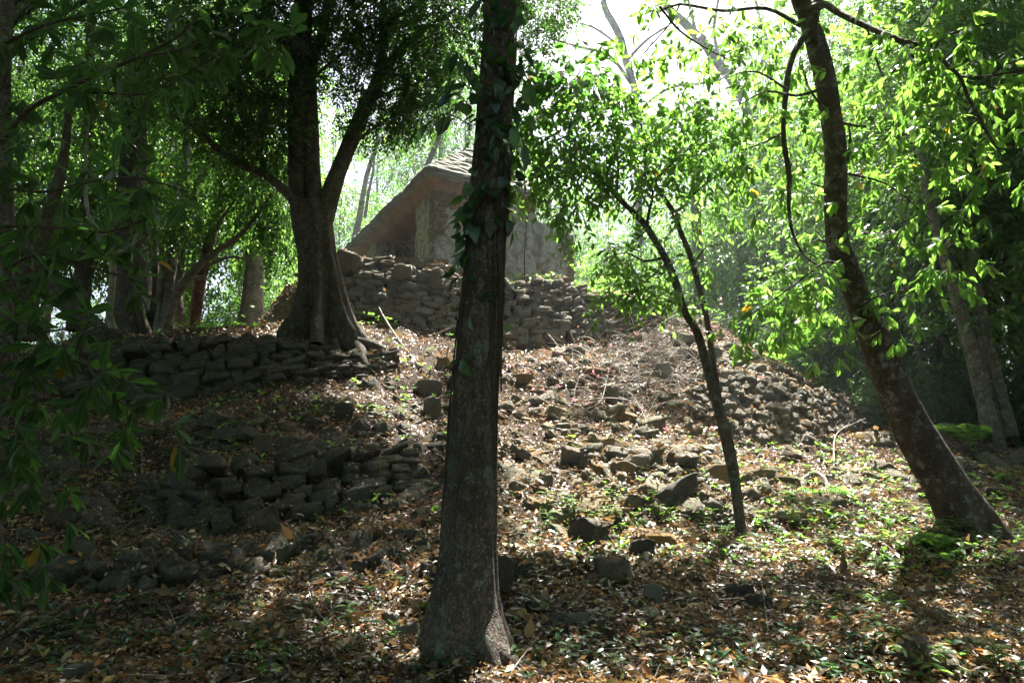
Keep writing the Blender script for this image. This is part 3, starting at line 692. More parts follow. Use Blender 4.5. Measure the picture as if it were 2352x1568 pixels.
for k, q in enumerate(([(1110, 1470, 5.15, 26), (1150, 1500, 5.05, 22), (1195, 1532, 4.98, 15), (1240, 1558, 4.93, 7)], [(1040, 1470, 5.2, 24), (990, 1500, 5.15, 19), (945, 1525, 5.12, 12), (905, 1545, 5.08, 6)], [(1075, 1490, 5.1, 24), (1080, 1530, 4.98, 18), (1070, 1562, 4.88, 9)], [(1060, 1480, 5.15, 20), (1020, 1530, 5.0, 14), (990, 1560, 4.92, 7)])):
    p_, r_ = path_of(q); m_ = MB(); tube(m_, p_, r_, 20, .04, .14, None, 60 + k, nf=3); m_.build('root', M['bark_center'], ct)
CPATH, CRAD = resample(pts, rad, .05)
# the climbing vine: stems on the bark and its leaves
vine = empty('climbing_vine', CPATH[0] + A(0, -.25, 0), "dark leafy vine climbing the trunk in front of the temple", "vine")
g = np.random.default_rng(21)
def on_trunk(path, rad, s, ang, off=.01):
    i = np.clip((np.asarray(s) * (len(path) - 1)).astype(int), 0, len(path) - 1)
    c = path[i]; r = rad[i] * 1.06 + off; a = np.asarray(ang)          # angle 0 faces the camera, + to the right
    d = np.stack([np.sin(a), -np.cos(a), np.zeros_like(a)], -1)
    return c + d * r[:, None], d
zc = CPATH[:, 2]
def s_of_z(z): return np.interp(z, zc, np.linspace(0, 1, len(zc)))
mb = MB()
for k in range(20):
    z0 = g.uniform(.5, 3.4); z1 = z0 + g.uniform(.8, 3.0); a0 = g.uniform(-1.3, 1.4); zz = np.linspace(z0, min(z1, 6.5), 14)
    aa = a0 + np.cumsum(g.normal(size=14)) * .09
    p, d = on_trunk(CPATH, CRAD, s_of_z(zz), aa, .004)
    tube(mb, p, np.full(14, g.uniform(.003, .009)), 5, .1, .1, seed=k, jit=.0)
mb.build('stem', M['twig_dark'], vine)
mb = MB(); uv = []
lt = leaf_tpl('heart', 1, .62, .05, .22)
nl = 260; zz = np.concatenate([g.uniform(3.3, 6.0, 200), g.uniform(2.9, 3.6, 36), g.uniform(2.0, 2.9, 12), g.uniform(4.5, 6.2, 12)]); aa = np.concatenate([g.uniform(-1.6, .2, 80), g.uniform(-.2, 1.7, 120), g.uniform(-1.6, -.4, 36), g.uniform(-1.5, 1.4, 24)])
p, d = on_trunk(CPATH, CRAD, s_of_z(zz), aa, .05)
D = A(0, 0, -.6) + d * .45 + g.normal(size=p.shape) * .6; put_leaves(mb, p, D, d * .7 + A(0, 0, .9) + g.normal(size=p.shape) * .4, g.uniform(.07, .19, len(p)), lt, g.random(len(p)) * .9, uv)
# larger lobed leaves standing out on both sides, hanging from arching stalks
tm = MB()
for (u0, v0, u1, v1, n_) in ((1092, 175, 1010, 130, 5), (1090, 215, 1005, 215, 5), (1085, 255, 1010, 235, 5), (1085, 290, 960, 300, 7), (1150, 310, 1205, 330, 4), (1170, 170, 1215, 190, 4), (1175, 215, 1230, 235, 4),
                             (1180, 60, 1200, 30, 3), (1170, 90, 1205, 120, 4), (1100, 20, 1120, 30, 3), (1160, 270, 1215, 262, 4), (1120, 300, 1140, 335, 4)):
    a_, b_ = P(u0, v0, 5.5), P(u1, v1, 5.3); mid = (a_ + b_) / 2 + A(0, -.05, .10)
    q, _ = resample([a_, mid, b_], [1, 1, 1], .05); tube(tm, [a_, mid, b_], [.007, .005, .003], 4, .08)
    i = (np.linspace(.35, 1, n_) * (len(q) - 1)).astype(int); pp = q[i]
    dd = np.tile(nrm(b_ - a_), (n_, 1)) * .5 + A(0, 0, -.8) + g.normal(size=(n_, 3)) * .35
    put_leaves(mb, pp, dd, g.normal(size=(n_, 3)) * .5 + A(0, -.6, .5), g.uniform(.14, .24, n_), leaf_tpl('broad', 1, .36, .08, .25), g.random(n_) * .8, uv)
mb.build('foliage', M['leaf_vine'], vine, uv=np.concatenate(uv)); tm.build('stalks', M['twig_dark'], vine)

# 2. forked tree on the middle terrace
ft = empty('forked_tree', P(738, 790, 13.2), "large dark tree with fluted roots and three limbs rising from the terrace", "tree")
Yf = 13.2
FT = [(738, 800, Yf, 60), (738, 770, Yf, 58), (738, 720, Yf, 50), (736, 650, Yf, 44), (728, 580, Yf, 42), (722, 520, Yf, 42), (712, 470, Yf, 44)]
pts, rad = path_of(FT)
def fflute(u, th, base):
    h = base[..., 2] - pts[1][2]; a = np.clip(1 - h / 2.4, 0, 1) ** 1.6
    c = np.cos(7 * th + .6) ; sh = np.clip(c, -.6, 1)
    wide = .22 * np.clip(1 - h / .7, 0, 1) ** 1.5
    return .92 + a * .72 * sh + .06 * np.cos(9 * th + 1) + wide * (.4 + .6 * np.clip(c, 0, 1)) + .04 * fbm(base * A(1, 1, .4), 5, 3, 2)
mb = MB(); tube(mb, pts, rad, 96, .06, .05, fflute, 5, nf=1.5, cap=False)
tr_ = mb.build('trunk', M['bark_dark'], ft)
def limb(root, pts4, mat, sides=20, name='limb', seed=0, jit=0, wob=.07, step=.12):
    p, r = path_of(pts4); m = MB(); tube(m, p, r, sides, step, wob, None, seed, nf=1.8, jit=jit); return m.build(name, mat, root), p, r
limb(ft, [(702, 580, Yf, 18), (692, 520, Yf, 21), (685, 455, Yf, 22), (684, 380, Yf, 22), (684, 300, Yf, 23), (686, 220, Yf, 25), (690, 130, Yf, 24), (695, 40, Yf + .1, 22), (700, -120, Yf + .2, 20), (702, -400, Yf + .5, 14)], M['bark_dark'], 24, seed=1)
limb(ft, [(726, 580, Yf - .05, 18), (726, 520, Yf - .05, 22), (722, 455, Yf - .05, 19), (718, 380, Yf - .05, 17), (716, 300, Yf, 16), (714, 230, Yf, 14), (716, 150, Yf + .2, 13), (745, 60, Yf + .4, 11), (760, -60, Yf + .6, 9)], M['bark_dark'], 20, seed=2)
limb(ft, [(735, 530, Yf, 26), (752, 470, Yf, 23), (775, 400, Yf, 19), (798, 342, Yf, 18), (820, 290, Yf, 17), (843, 239, Yf, 16), (866, 190, Yf, 14), (880, 120, Yf, 11), (880, 40, Yf, 9), (882, -80, Yf, 6)], M['bark_dark'], 20, seed=3)
limb(ft, [(862, 200, Yf, 10), (890, 155, Yf, 9), (930, 100, Yf, 7), (985, 60, Yf - .2, 5), (1050, 20, Yf - .4, 3)], M['bark_dark'], 10, seed=4)
limb(ft, [(700, 520, Yf - .1, 18), (683, 480, Yf - .2, 14), (669, 452, Yf - .3, 12), (641, 427, Yf - .4, 11), (607, 400, Yf - .5, 10), (556, 379, Yf - .6, 9), (505, 345, Yf - .7, 8), (463, 311, Yf - .8, 7), (429, 284, Yf - .9, 5), (390, 262, Yf - 1, 3)], M['bark_dark'], 14, seed=5)
for k, q in enumerate(([(607, 400, 3), (600, 340, 2.5), (612, 270, 2), (620, 200, 1.2)], [(610, 402, 3), (585, 340, 2), (575, 290, 1.2)], [(505, 345, 3), (520, 300, 2), (530, 240, 1)], [(690, 130, 7), (640, 90, 5), (580, 60, 3), (520, 20, 2)],
                       [(684, 250, 6), (730, 170, 4), (780, 130, 3), (830, 60, 2)], [(798, 342, 5), (850, 300, 3), (900, 270, 2), (950, 250, 1.2)], [(843, 239, 5), (900, 210, 3), (960, 190, 2), (1010, 150, 1.2)], [(463, 311, 3), (440, 240, 2), (400, 200, 1.2)],
                       [(690, 60, 6), (620, 0, 4), (560, -60, 2)], [(882, 60, 6), (960, 10, 4), (1060, -40, 2)])):
    limb(ft, [(u, v, Yf - .4 + .3 * (k % 3), h) for u, v, h in q], M['bark_dark'], 7, 'branch', 20 + k)
# surface roots spilling over the wall, gripping its stones
for k, q in enumerate(([(690, 765, 12.9, 14), (650, 785, 12.6, 11), (600, 795, 12.3, 8), (560, 800, 12.1, 5)], [(800, 780, 12.9, 15), (830, 806, 12.6, 12), (838, 835, 12.3, 9), (860, 860, 12.2, 5)], [(770, 770, 13.0, 22), (800, 790, 12.9, 16), (822, 815, 12.75, 13), (845, 845, 12.6, 8)], [(745, 778, 12.9, 14), (742, 800, 12.7, 10), (722, 822, 12.5, 7), (700, 832, 12.4, 4)], [(700, 772, 12.9, 16), (672, 792, 12.7, 13), (640, 806, 12.5, 8)],
                       [(765, 785, 12.8, 12), (778, 812, 12.6, 9), (800, 830, 12.4, 5)], [(712, 785, 12.8, 12), (695, 812, 12.5, 10), (672, 828, 12.3, 6)], [(790, 780, 13, 14), (850, 790, 13.1, 10), (885, 802, 13.2, 5)])):
    limb(ft, q, M['bark_dark'], 14, 'root', 40 + k, wob=.14)
tp1 = leaf_tpl('kite', 1, .40, .12, .15)
mb, tm = MB(), MB(); g = np.random.default_rng(41)
# crown: picture position, distance, radii (m), twigs
for (u, v, y, rx, ry, rz, n) in ((470, 180, 12.6, 1.3, 1.5, 1.0, 420), (560, 260, 12.6, 1.1, 1.4, .95, 420), (620, 330, 12.8, .6, .9, .55, 150), (600, 110, 12.8, 1.1, 1.5, .9, 420), (520, 50, 12.6, 1.3, 1.5, .9, 420), (640, 190, 13.0, .7, 1.2, .9, 260),
                                 (500, 330, 12.4, .6, .8, .35, 110), (680, 10, 13.4, 1.2, 1.4, .8, 300), (780, 60, 13.4, 1.1, 1.3, .9, 380), (860, 30, 13.2, 1.2, 1.4, .9, 420), (790, 150, 13.3, .7, 1.1, .55, 150), (950, 60, 13.0, 1.2, 1.4, .85, 420), (930, 150, 13.0, 1.0, 1.2, .7, 330),
                                 (980, 210, 12.8, .8, 1.0, .5, 180), (900, 240, 12.9, .7, .9, .4, 150), (860, 290, 13.0, .5, .7, .28, 100), (940, 275, 13.0, .5, .7, .25, 90), (1030, 100, 12.6, .9, 1.2, .8, 240), (1060, 20, 12.6, .9, 1.2, .6, 210), (770, 240, 13.3, .35, .6, .35, 40),
                                 (1240, 20, 12.6, .75, 1.1, .45, 140), (1215, 90, 12.6, .45, .8, .4, 80), (1310, 15, 12.6, .4, .7, .3, 50), (400, 110, 12.2, 1.0, 1.3, .9, 260), (730, -50, 13.2, 2.2, 2.2, .8, 380), (1000, -60, 13.0, 2.2, 2.0, .7, 380), (500, -60, 12.6, 2.0, 2.0, .8, 330), (1200, -50, 12.8, 1.3, 1.8, .5, 220)):
    s, d = blob(P(u, v, y), (rx, ry, rz), n, g); D = nrm(d * .7 + g.normal(size=(n, 3)) * .5 + A(0, 0, -.15))
    sprays(mb, s, D, .42, 11, .105, tp1, .35, .85, .3, tmb=tm, tone=g.random(n), tr=.003, g=g)
mb.build('crown', M['leaf_small'], ft); tm.build('twigs', M['twig_dark'], ft)

# 3. leaning trunk on the right with hanging branches of large pale leaves
LT = [(2240, 1262, 8.65, 70), (2232, 1225, 8.68, 60), (2205, 1165, 8.7, 50), (2172, 1108, 8.7, 46), (2134, 1051, 8.7, 44), (2094, 983, 8.7, 41), (2048, 881, 8.7, 36), (2010, 779, 8.7, 34), (1966, 676, 8.7, 29), (1928, 570, 8.7, 26), (1920, 510, 8.7, 25),
      (1919, 440, 8.7, 25), (1920, 381, 8.7, 24), (1917, 322, 8.7, 23), (1908, 264, 8.7, 21), (1897, 190, 8.7, 22), (1883, 132, 8.7, 22), (1868, 80, 8.7, 22), (1852, 30, 8.7, 20), (1838, 0, 8.7, 19), (1815, -90, 8.8, 17), (1790, -300, 9, 15), (1780, -700, 9.5, 10)]
lt_ = tree_root('leaning_tree', LT, "brown leaning trunk with pale patches rising from the sunlit ground beside a green fern", "tree")
pts, rad = path_of(LT)
def lflute(u, th, base):
    h = base[..., 2] - pts[1][2]; a = np.clip(1 - h / .8, 0, 1) ** 1.5
    return 1 + a * (.22 * np.cos(5 * th + .5) + .1) + .03 * np.cos(4 * th + h * 1.5) + .03 * fbm(base * A(1, 1, .4), 6, 3, 9)
mb = MB(); tube(mb, pts, rad, 64, .06, .05, lflute, 7, nf=1.8); mb.build('trunk', M['bark_smooth'], lt_)
Yl = 8.6
limb(lt_, [(1866, 100, Yl, 13), (1868, 40, Yl, 13), (1880, 0, Yl, 12), (1900, -100, Yl, 10), (1930, -300, Yl, 7)], M['bark_smooth'], 12, seed=61)
limb(lt_, [(1858, 72, Yl - .1, 8), (1840, 95, Yl - .2, 7.5), (1823, 123, Yl - .3, 7), (1811, 164, Yl - .35, 6.5), (1806, 205, Yl - .4, 6), (1799, 293, Yl - .4, 5.5), (1804, 352, Yl - .4, 5.5), (1814, 410, Yl - .4, 5), (1811, 470, Yl - .4, 4), (1822, 540, Yl - .4, 3), (1850, 590, Yl - .4, 2.2), (1885, 612, Yl - .4, 1.5)], M['bark_smooth'], 10, 'branch', 62, wob=.15)
limb(lt_, [(1868, 20, Yl, 12), (1895, 10, Yl - .2, 8), (1923, 28, Yl - .4, 7), (1990, 61, Yl - .8, 7), (2046, 85, Yl - 1.1, 6.5), (2090, 101, Yl - 1.3, 6.5), (2148, 103, Yl - 1.5, 6.5), (2165, 88, Yl - 1.6, 4), (2207, 70, Yl - 1.8, 3), (2280, 53, Yl - 2, 2)], M['bark_smooth'], 10, 'branch', 63, wob=.12)
limb(lt_, [(2148, 103, Yl - 1.5, 5.5), (2158, 132, Yl - 1.6, 5), (2204, 176, Yl - 1.8, 4.2), (2222, 220, Yl - 1.9, 3.8), (2269, 308, Yl - 2.1, 3), (2301, 357, Yl - 2.2, 2)], M['bark_smooth'], 8, 'branch', 64, wob=.12)
limb(lt_, [(2204, 176, Yl - 1.8, 3.5), (2266, 176, Yl - 2.0, 3), (2352, 161, Yl - 2.2, 2.5), (2430, 150, Yl - 2.4, 2)], M['bark_smooth'], 8, 'branch', 65)
for k, q in enumerate(([(1899, 255, 4), (1872, 225, 3), (1853, 190, 2.5), (1841, 140, 2)], [(1934, 282, 4), (1960, 288, 3.5), (1990, 291, 3)], [(1945, 372, 4), (1953, 330, 3), (1950, 290, 2)], [(1928, 395, 3), (1900, 430, 2), (1860, 420, 1.6)],
                       [(1840, 60, 5), (1760, 20, 4), (1660, 25, 3.5), (1560, 10, 3), (1510, 30, 2.5)], [(1560, 14, 2.5), (1535, 60, 2), (1490, 110, 1.5), (1450, 160, 1)], [(1515, 15, 3), (1560, 70, 2.4), (1620, 110, 2), (1680, 140, 1.2)],
                       [(1958, 620, 4), (1900, 600, 3), (1830, 650, 2.2), (1760, 700, 1.6), (1690, 740, 1)], [(1940, 600, 3.5), (1880, 550, 2.5), (1800, 620, 1.8), (1740, 640, 1.2)], [(1975, 700, 3), (2040, 672, 2), (2110, 664, 1.6), (2170, 655, 1)],
                       [(1900, 200, 4), (1830, 220, 3), (1760, 210, 2), (1700, 240, 1.5)], [(1806, 205, 3), (1740, 165, 2), (1690, 170, 1.2)], [(1804, 300, 3), (1750, 330, 2), (1700, 345, 1.2)], [(1990, 61, 4), (2010, 130, 2.5), (2040, 200, 1.5)],
                       [(1950, 400, 3), (2030, 420, 2.2), (2100, 470, 1.6), (2150, 520, 1)], [(2090, 101, 4), (2110, 190, 2.5), (2120, 270, 1.6)])):
    limb(lt_, [(u, v, Yl - .2 - .15 * (k % 4), h) for u, v, h in q], M['bark_smooth'], 6, 'branch', 70 + k)
mb, tm, uv = MB(), MB(), []; g = np.random.default_rng(43); tpl3 = leaf_tpl('obov', 1, .36, .07, .2)
for (u, v, y, rx, ry, rz, n) in ((1505, 30, 8.4, .35, .5, .25, 12), (1560, 60, 8.4, .5, .6, .35, 20), (1470, 120, 8.3, .35, .5, .35, 13), (1430, 165, 8.2, .2, .3, .15, 6), (1600, 130, 8.4, .35, .5, .35, 11), (1520, 200, 8.4, .35, .5, .3, 9), (1640, 60, 8.5, .3, .4, .25, 7), (1600, 230, 8.5, .25, .4, .2, 6),
                                 (1690, 90, 8.5, .4, .6, .4, 22), (1720, 180, 8.5, .5, .6, .45, 36), (1770, 120, 8.6, .5, .6, .5, 44), (1740, 280, 8.5, .45, .6, .5, 42), (1790, 210, 8.4, .5, .6, .5, 46), (1800, 330, 8.4, .5, .6, .5, 44), (1700, 360, 8.4, .4, .5, .35, 22), (1840, 280, 8.3, .4, .6, .6, 38), (1860, 400, 8.4, .4, .5, .4, 28),
                                 (1760, 430, 8.4, .4, .5, .3, 18), (1810, 40, 8.5, .5, .6, .3, 24), (1740, 20, 8.5, .5, .6, .25, 18), (1960, 120, 8.0, .6, .8, .6, 44), (2020, 200, 7.8, .7, .9, .6, 52), (1980, 30, 8.0, .6, .8, .35, 26), (2090, 150, 7.5, .6, .8, .5, 36), (2060, 290, 7.8, .6, .8, .5, 38), (1980, 300, 8.2, .4, .5, .4, 20), (2130, 60, 7.2, .6, .9, .4, 28),
                                 (2210, 110, 6.9, .6, .8, .45, 30), (2290, 60, 6.7, .6, .8, .4, 26), (2300, 180, 6.6, .5, .7, .4, 24), (2230, 260, 6.7, .4, .6, .35, 20), (2290, 340, 6.5, .35, .5, .3, 14), (2160, 330, 7.0, .4, .6, .3, 18), (2340, 270, 6.4, .3, .5, .4, 14), (2270, 430, 6.6, .35, .5, .3, 12),
                                 (1740, 690, 8.3, .30, .4, .18, 12), (1800, 650, 8.3, .40, .5, .22, 20), (1850, 620, 8.3, .35, .5, .22, 16), (1790, 730, 8.3, .35, .4, .18, 15), (1700, 740, 8.2, .14, .2, .08, 5), (1880, 700, 8.3, .30, .4, .25, 15), (1850, 540, 8.4, .35, .5, .25, 12), (1890, 770, 8.3, .12, .2, .12, 4),
                                 (2080, 660, 8.0, .25, .4, .14, 8), (2140, 650, 7.9, .2, .3, .14, 6), (2040, 740, 8.1, .15, .3, .14, 6), (1995, 390, 8.0, .25, .4, .15, 8), (2010, 450, 8.0, .35, .5, .25, 10), (2120, 480, 7.6, .4, .6, .3, 14), (2180, 580, 7.2, .3, .4, .2, 10), (2220, 560, 7.0, .2, .3, .15, 7),
                                 (1880, -60, 8.6, 1.6, 1.4, .4, 24), (2150, -60, 7.6, 1.6, 1.4, .5, 40)):
    if 1770 < u < 2010 and v < 620: y = 9.75; n = int(n * .55)
    elif v < 500: n = int(n * .72)
    s, d = blob(P(u, v, y), (rx, ry * (.6 if y > 9.5 else 1), rz), n, g); D = nrm(d * .5 + g.normal(size=(n, 3)) * .5 + A(0, 0, -.35))
    sprays(mb, s, D, .28, 7, .165, tpl3, .55, .85, .3, 'whorl', tm, g.random(n), uv, .0035, g=g)
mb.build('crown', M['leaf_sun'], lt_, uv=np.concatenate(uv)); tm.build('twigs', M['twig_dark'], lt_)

# 4. slender twin-stemmed tree right of the middle
tw = empty('twin_stemmed_tree', P(1703, 1222, 8.7), "slender tree with two thin stems joined at the base and a drooping leafy crown", "tree")
Yt = 8.7
limb(tw, [(1704, 1235, Yt, 15), (1700, 1200, Yt, 11), (1688, 1106, Yt, 11), (1676, 1051, Yt, 11), (1662, 983, Yt, 12), (1642, 915, Yt, 10), (1625, 847, Yt, 9.5), (1601, 761, Yt, 10), (1570, 710, Yt, 9), (1550, 642, Yt, 8.5), (1524, 585, Yt, 8), (1493, 533, Yt, 7.5), (1473, 506, Yt, 7), (1445, 478, Yt, 6), (1415, 451, Yt, 5), (1380, 410, Yt, 4), (1330, 370, Yt, 2.5), (1290, 340, Yt, 1.5)], M['bark_dark'], 16, 'stem', 81, wob=.08)
limb(tw, [(1700, 1225, Yt + .03, 8), (1694, 1110, Yt + .06, 7), (1672, 990, Yt + .04, 8), (1655, 930, Yt + .06, 7.5), (1649, 898, Yt + .08, 7), (1635, 813, Yt + .1, 7), (1622, 727, Yt + .1, 7), (1601, 642, Yt + .1, 7), (1581, 574, Yt + .1, 6.5), (1563, 533, Yt + .1, 6), (1548, 489, Yt + .1, 6), (1527, 458, Yt + .1, 5), (1507, 427, Yt + .1, 5), (1486, 393, Yt + .1, 4), (1478, 330, Yt + .1, 3), (1470, 270, Yt + .1, 1.8)], M['bark_dark'], 14, 'stem', 82, wob=.08)
for k, q in enumerate(([(1486, 515, 4), (1492, 480, 3.5), (1500, 440, 3), (1480, 400, 2)], [(1548, 489, 4), (1575, 470, 3), (1600, 440, 2.2), (1650, 400, 1.2)], [(1530, 590, 3.5), (1480, 600, 3), (1440, 580, 2), (1400, 590, 1.2)], [(1535, 600, 3), (1490, 640, 2), (1450, 670, 1.2)],
                       [(1445, 478, 4), (1400, 430, 3), (1320, 400, 2), (1240, 400, 1)], [(1500, 420, 3.5), (1560, 360, 2.5), (1620, 310, 1.5)], [(1415, 451, 3.5), (1420, 380, 2.5), (1400, 300, 1.5)], [(1590, 610, 3), (1620, 570, 2), (1660, 560, 1)])):
    limb(tw, [(u, v, Yt + .1 * ((k % 3) - 1), h) for u, v, h in q], M['bark_dark'], 6, 'branch', 90 + k)
mb, tm, uv = MB(), MB(), []; g = np.random.default_rng(45); tpm = leaf_tpl('broad', 1, .38, .08, .2)
for (u, v, y, rx, ry, rz, n) in ((1480, 260, 8.7, .8, .9, .40, 140), (1400, 320, 8.6, .8, .9, .45, 160), (1300, 340, 8.5, .7, .8, .45, 150), (1540, 330, 8.7, .8, .9, .45, 160), (1640, 380, 8.7, .55, .7, .35, 100), (1240, 290, 8.4, .5, .7, .30, 80), (1360, 400, 8.5, .8, .8, .35, 120), (1480, 400, 8.6, .7, .8, .28, 90),
                                 (1600, 290, 8.8, .5, .7, .30, 70), (1230, 400, 8.3, .40, .5, .32, 34), (1260, 450, 8.3, .40, .5, .25, 20), (1320, 470, 8.4, .35, .5, .22, 36), (1410, 600, 8.2, .20, .3, .16, 14), (1440, 650, 8.2, .30, .3, .2, 22), (1500, 680, 8.2, .38, .4, .2, 34), (1420, 690, 8.1, .25, .3, .18, 20), (1470, 590, 8.4, .38, .4, .2, 30),
                                 (1545, 650, 8.4, .3, .4, .25, 22), (1640, 610, 8.6, .14, .3, .28, 12), (1570, 690, 8.3, .2, .3, .14, 10), (1320, 540, 8.2, .2, .3, .25, 14), (1290, 510, 8.2, .2, .3, .2, 10), (1540, 490, 8.8, .55, .5, .25, 34), (1640, 480, 8.9, .35, .5, .25, 22), (1210, 350, 8.3, .3, .5, .3, 14)):
    n = int(n * .8)
    s, d = blob(P(u, v, y), (rx, ry, rz), n, g); D = nrm(d * .6 + g.normal(size=(n, 3)) * .5 + A(0, 0, -.2))
    sprays(mb, s, D, .26, 6, .12, tpm, .4, .9, .3, 'alt', tm, g.random(n), uv, .0028, g=g)
mb.build('crown', M['leaf_mid'], tw, uv=np.concatenate(uv)); tm.build('twigs', M['twig_dark'], tw)

# 5. dark large-leaved branches near the camera on the left
bl = empty('large_leaved_tree', P(-20, 1300, 4.6), "near tree in shade with very large ribbed leaves on dark branches crossing the picture's edge", "tree")
mb = MB(); tube(mb, [P(-35, 1400, 4.6), P(-20, 1100, 4.7), P(5, 800, 4.8), P(12, 500, 4.9), P(8, 200, 5.0), P(20, -50, 5.1), P(30, -500, 5.3)], [.085, .07, .06, .055, .05, .045, .03], 20, .1, .08, None, 3)
mb.build('trunk', M['bark_dark'], bl)
BB = [[(0, 330, 4.8, 6), (60, 255, 4.7, 5.5), (140, 215, 4.6, 5), (230, 170, 4.5, 4.5), (330, 130, 4.4, 4), (420, 80, 4.4, 3), (470, 20, 4.4, 2)], [(150, 210, 4.6, 3.5), (250, 215, 4.4, 3), (340, 215, 4.3, 2.5), (430, 170, 4.3, 2), (520, 120, 4.3, 1.6), (600, 90, 4.3, 1.2)],
      [(330, 130, 4.4, 3), (430, 110, 4.3, 2.4), (540, 60, 4.3, 2), (640, 60, 4.3, 1.6), (690, 110, 4.3, 1)], [(0, 430, 4.8, 4), (100, 440, 4.6, 3.4), (220, 415, 4.4, 3), (330, 410, 4.3, 2.4), (430, 440, 4.3, 1.6)], [(10, 620, 4.7, 4), (90, 580, 4.5, 3.5), (200, 610, 4.4, 3), (300, 640, 4.3, 2)],
      [(0, 600, 4.6, 4), (60, 700, 4.4, 3.5), (130, 800, 4.3, 3), (230, 850, 4.2, 2.4), (340, 885, 4.2, 2), (420, 880, 4.2, 1.3)], [(200, 835, 4.2, 2), (240, 900, 4.1, 1.8), (300, 960, 4.1, 1.5), (380, 990, 4.1, 1)], [(-10, 900, 4.5, 4), (40, 980, 4.3, 3), (90, 1060, 4.2, 2), (130, 1110, 4.2, 1.4)],
      [(-10, 760, 4.6, 4), (60, 830, 4.4, 3), (110, 900, 4.3, 2.2), (160, 960, 4.2, 1.4)], [(0, 520, 4.7, 4), (120, 520, 4.5, 3), (240, 530, 4.4, 2.4), (330, 500, 4.3, 1.6)], [(10, 100, 4.9, 4), (100, 60, 4.7, 3), (200, 40, 4.6, 2), (300, 20, 4.5, 1.4)], [(0, 720, 4.4, 4), (100, 760, 4.2, 3), (200, 745, 4.1, 2), (290, 760, 4.1, 1.2)]]
mb, tm, uv = MB(), MB(), []; g = np.random.default_rng(47); tpb = leaf_tpl('obov', 1, .34, .09, .22)
for k, q in enumerate(BB):
    _, p, r = limb(bl, q, M['twig_dark'], 7, 'branch', 100 + k, jit=.02)
    pa, _ = resample(p, r, .05); n = 10 if k not in (6, 7, 8) else 8
    for i in np.linspace(.18, 1, n):
        c = pa[int(i * (len(pa) - 1))]; D = nrm(pa[min(int(i * (len(pa) - 1)) + 1, len(pa) - 1)] - pa[max(int(i * (len(pa) - 1)) - 1, 0)] + g.normal(size=3) * .7)
        sprays(mb, c[None], D[None], .15, 7, .19 if k < 5 else .175, tpb, .35, .9, .2, 'whorl', tm, g.random(1) * .6, uv, .003, g=g)
s, d = blob(P(120, 120, 4.9), (1.1, .6, .45), 24, g); sprays(mb, s, nrm(d + A(0, 0, -.2)), .2, 7, .18, tpb, .4, .9, .2, 'whorl', tm, g.random(24) * .6, uv, .003, g=g)
s, d = blob(P(150, 430, 5.0), (.9, .6, .7), 24, g); sprays(mb, s, nrm(d + A(0, 0, -.2)), .2, 7, .17, tpb, .4, .9, .2, 'whorl', tm, g.random(24) * .6, uv, .003, g=g)
s, d = blob(P(30, 1150, 4.0), (.3, .3, .35), 16, g); sprays(mb, s, nrm(d + A(0, 0, -.4)), .2, 7, .165, tpb, .5, .9, .2, 'whorl', tm, g.random(16) * .6, uv, .003, g=g)
s, d = blob(P(60, 800, 4.3), (.35, .3, .7), 26, g); sprays(mb, s, nrm(d + A(0, 0, -.4)), .2, 7, .165, tpb, .5, .9, .2, 'whorl', tm, g.random(26) * .6, uv, .003, g=g)
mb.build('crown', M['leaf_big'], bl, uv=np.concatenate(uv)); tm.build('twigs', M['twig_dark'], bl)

# dark clump of hanging large leaves between the vine trunk and the sky gap: a small tree rooted on the mound
hl = empty('hanging_leaf_tree', G(1142, 880), "thin tree with dark hanging leaves just right of the vine covered trunk", "tree")
b0 = np.array(hl.location); Yh = b0[1]
mb = MB(); tube(mb, [b0 - A(0, 0, .2), P(1140, 640, 11.0), P(1150, 480, 10.0), P(1185, 330, 9.2), P(1290, 230, 9.0), P(1340, 160, 8.8)], [.035, .03, .025, .022, .016, .008], 10, .15, .08, None, 4, jit=.05); 
mb.build('trunk', M['bark_dark'], hl)
mb, tm, uv = MB(), MB(), []; g = np.random.default_rng(49)
for (u, v, y, rx, ry, rz, n) in ((1260, 190, 8.9, .45, .6, .35, 40), (1330, 170, 8.8, .45, .6, .32, 40), (1370, 210, 8.8, .35, .5, .25, 26), (1300, 230, 8.9, .5, .6, .25, 34), (1230, 260, 8.9, .3, .5, .25, 16)):
    s, d = blob(P(u, v, y), (rx, ry, rz), n, g); sprays(mb, s, nrm(d * .5 + g.normal(size=(n, 3)) * .4 + A(0, 0, .1)), .22, 6, .18, leaf_tpl('broad', 1, .40, .07, .2), .9, .7, .3, 'alt', tm, g.random(n), uv, .003, g=g)
mb.build('crown', M['leaf_big'], hl, uv=np.concatenate(uv)); tm.build('twigs', M['twig_dark'], hl)

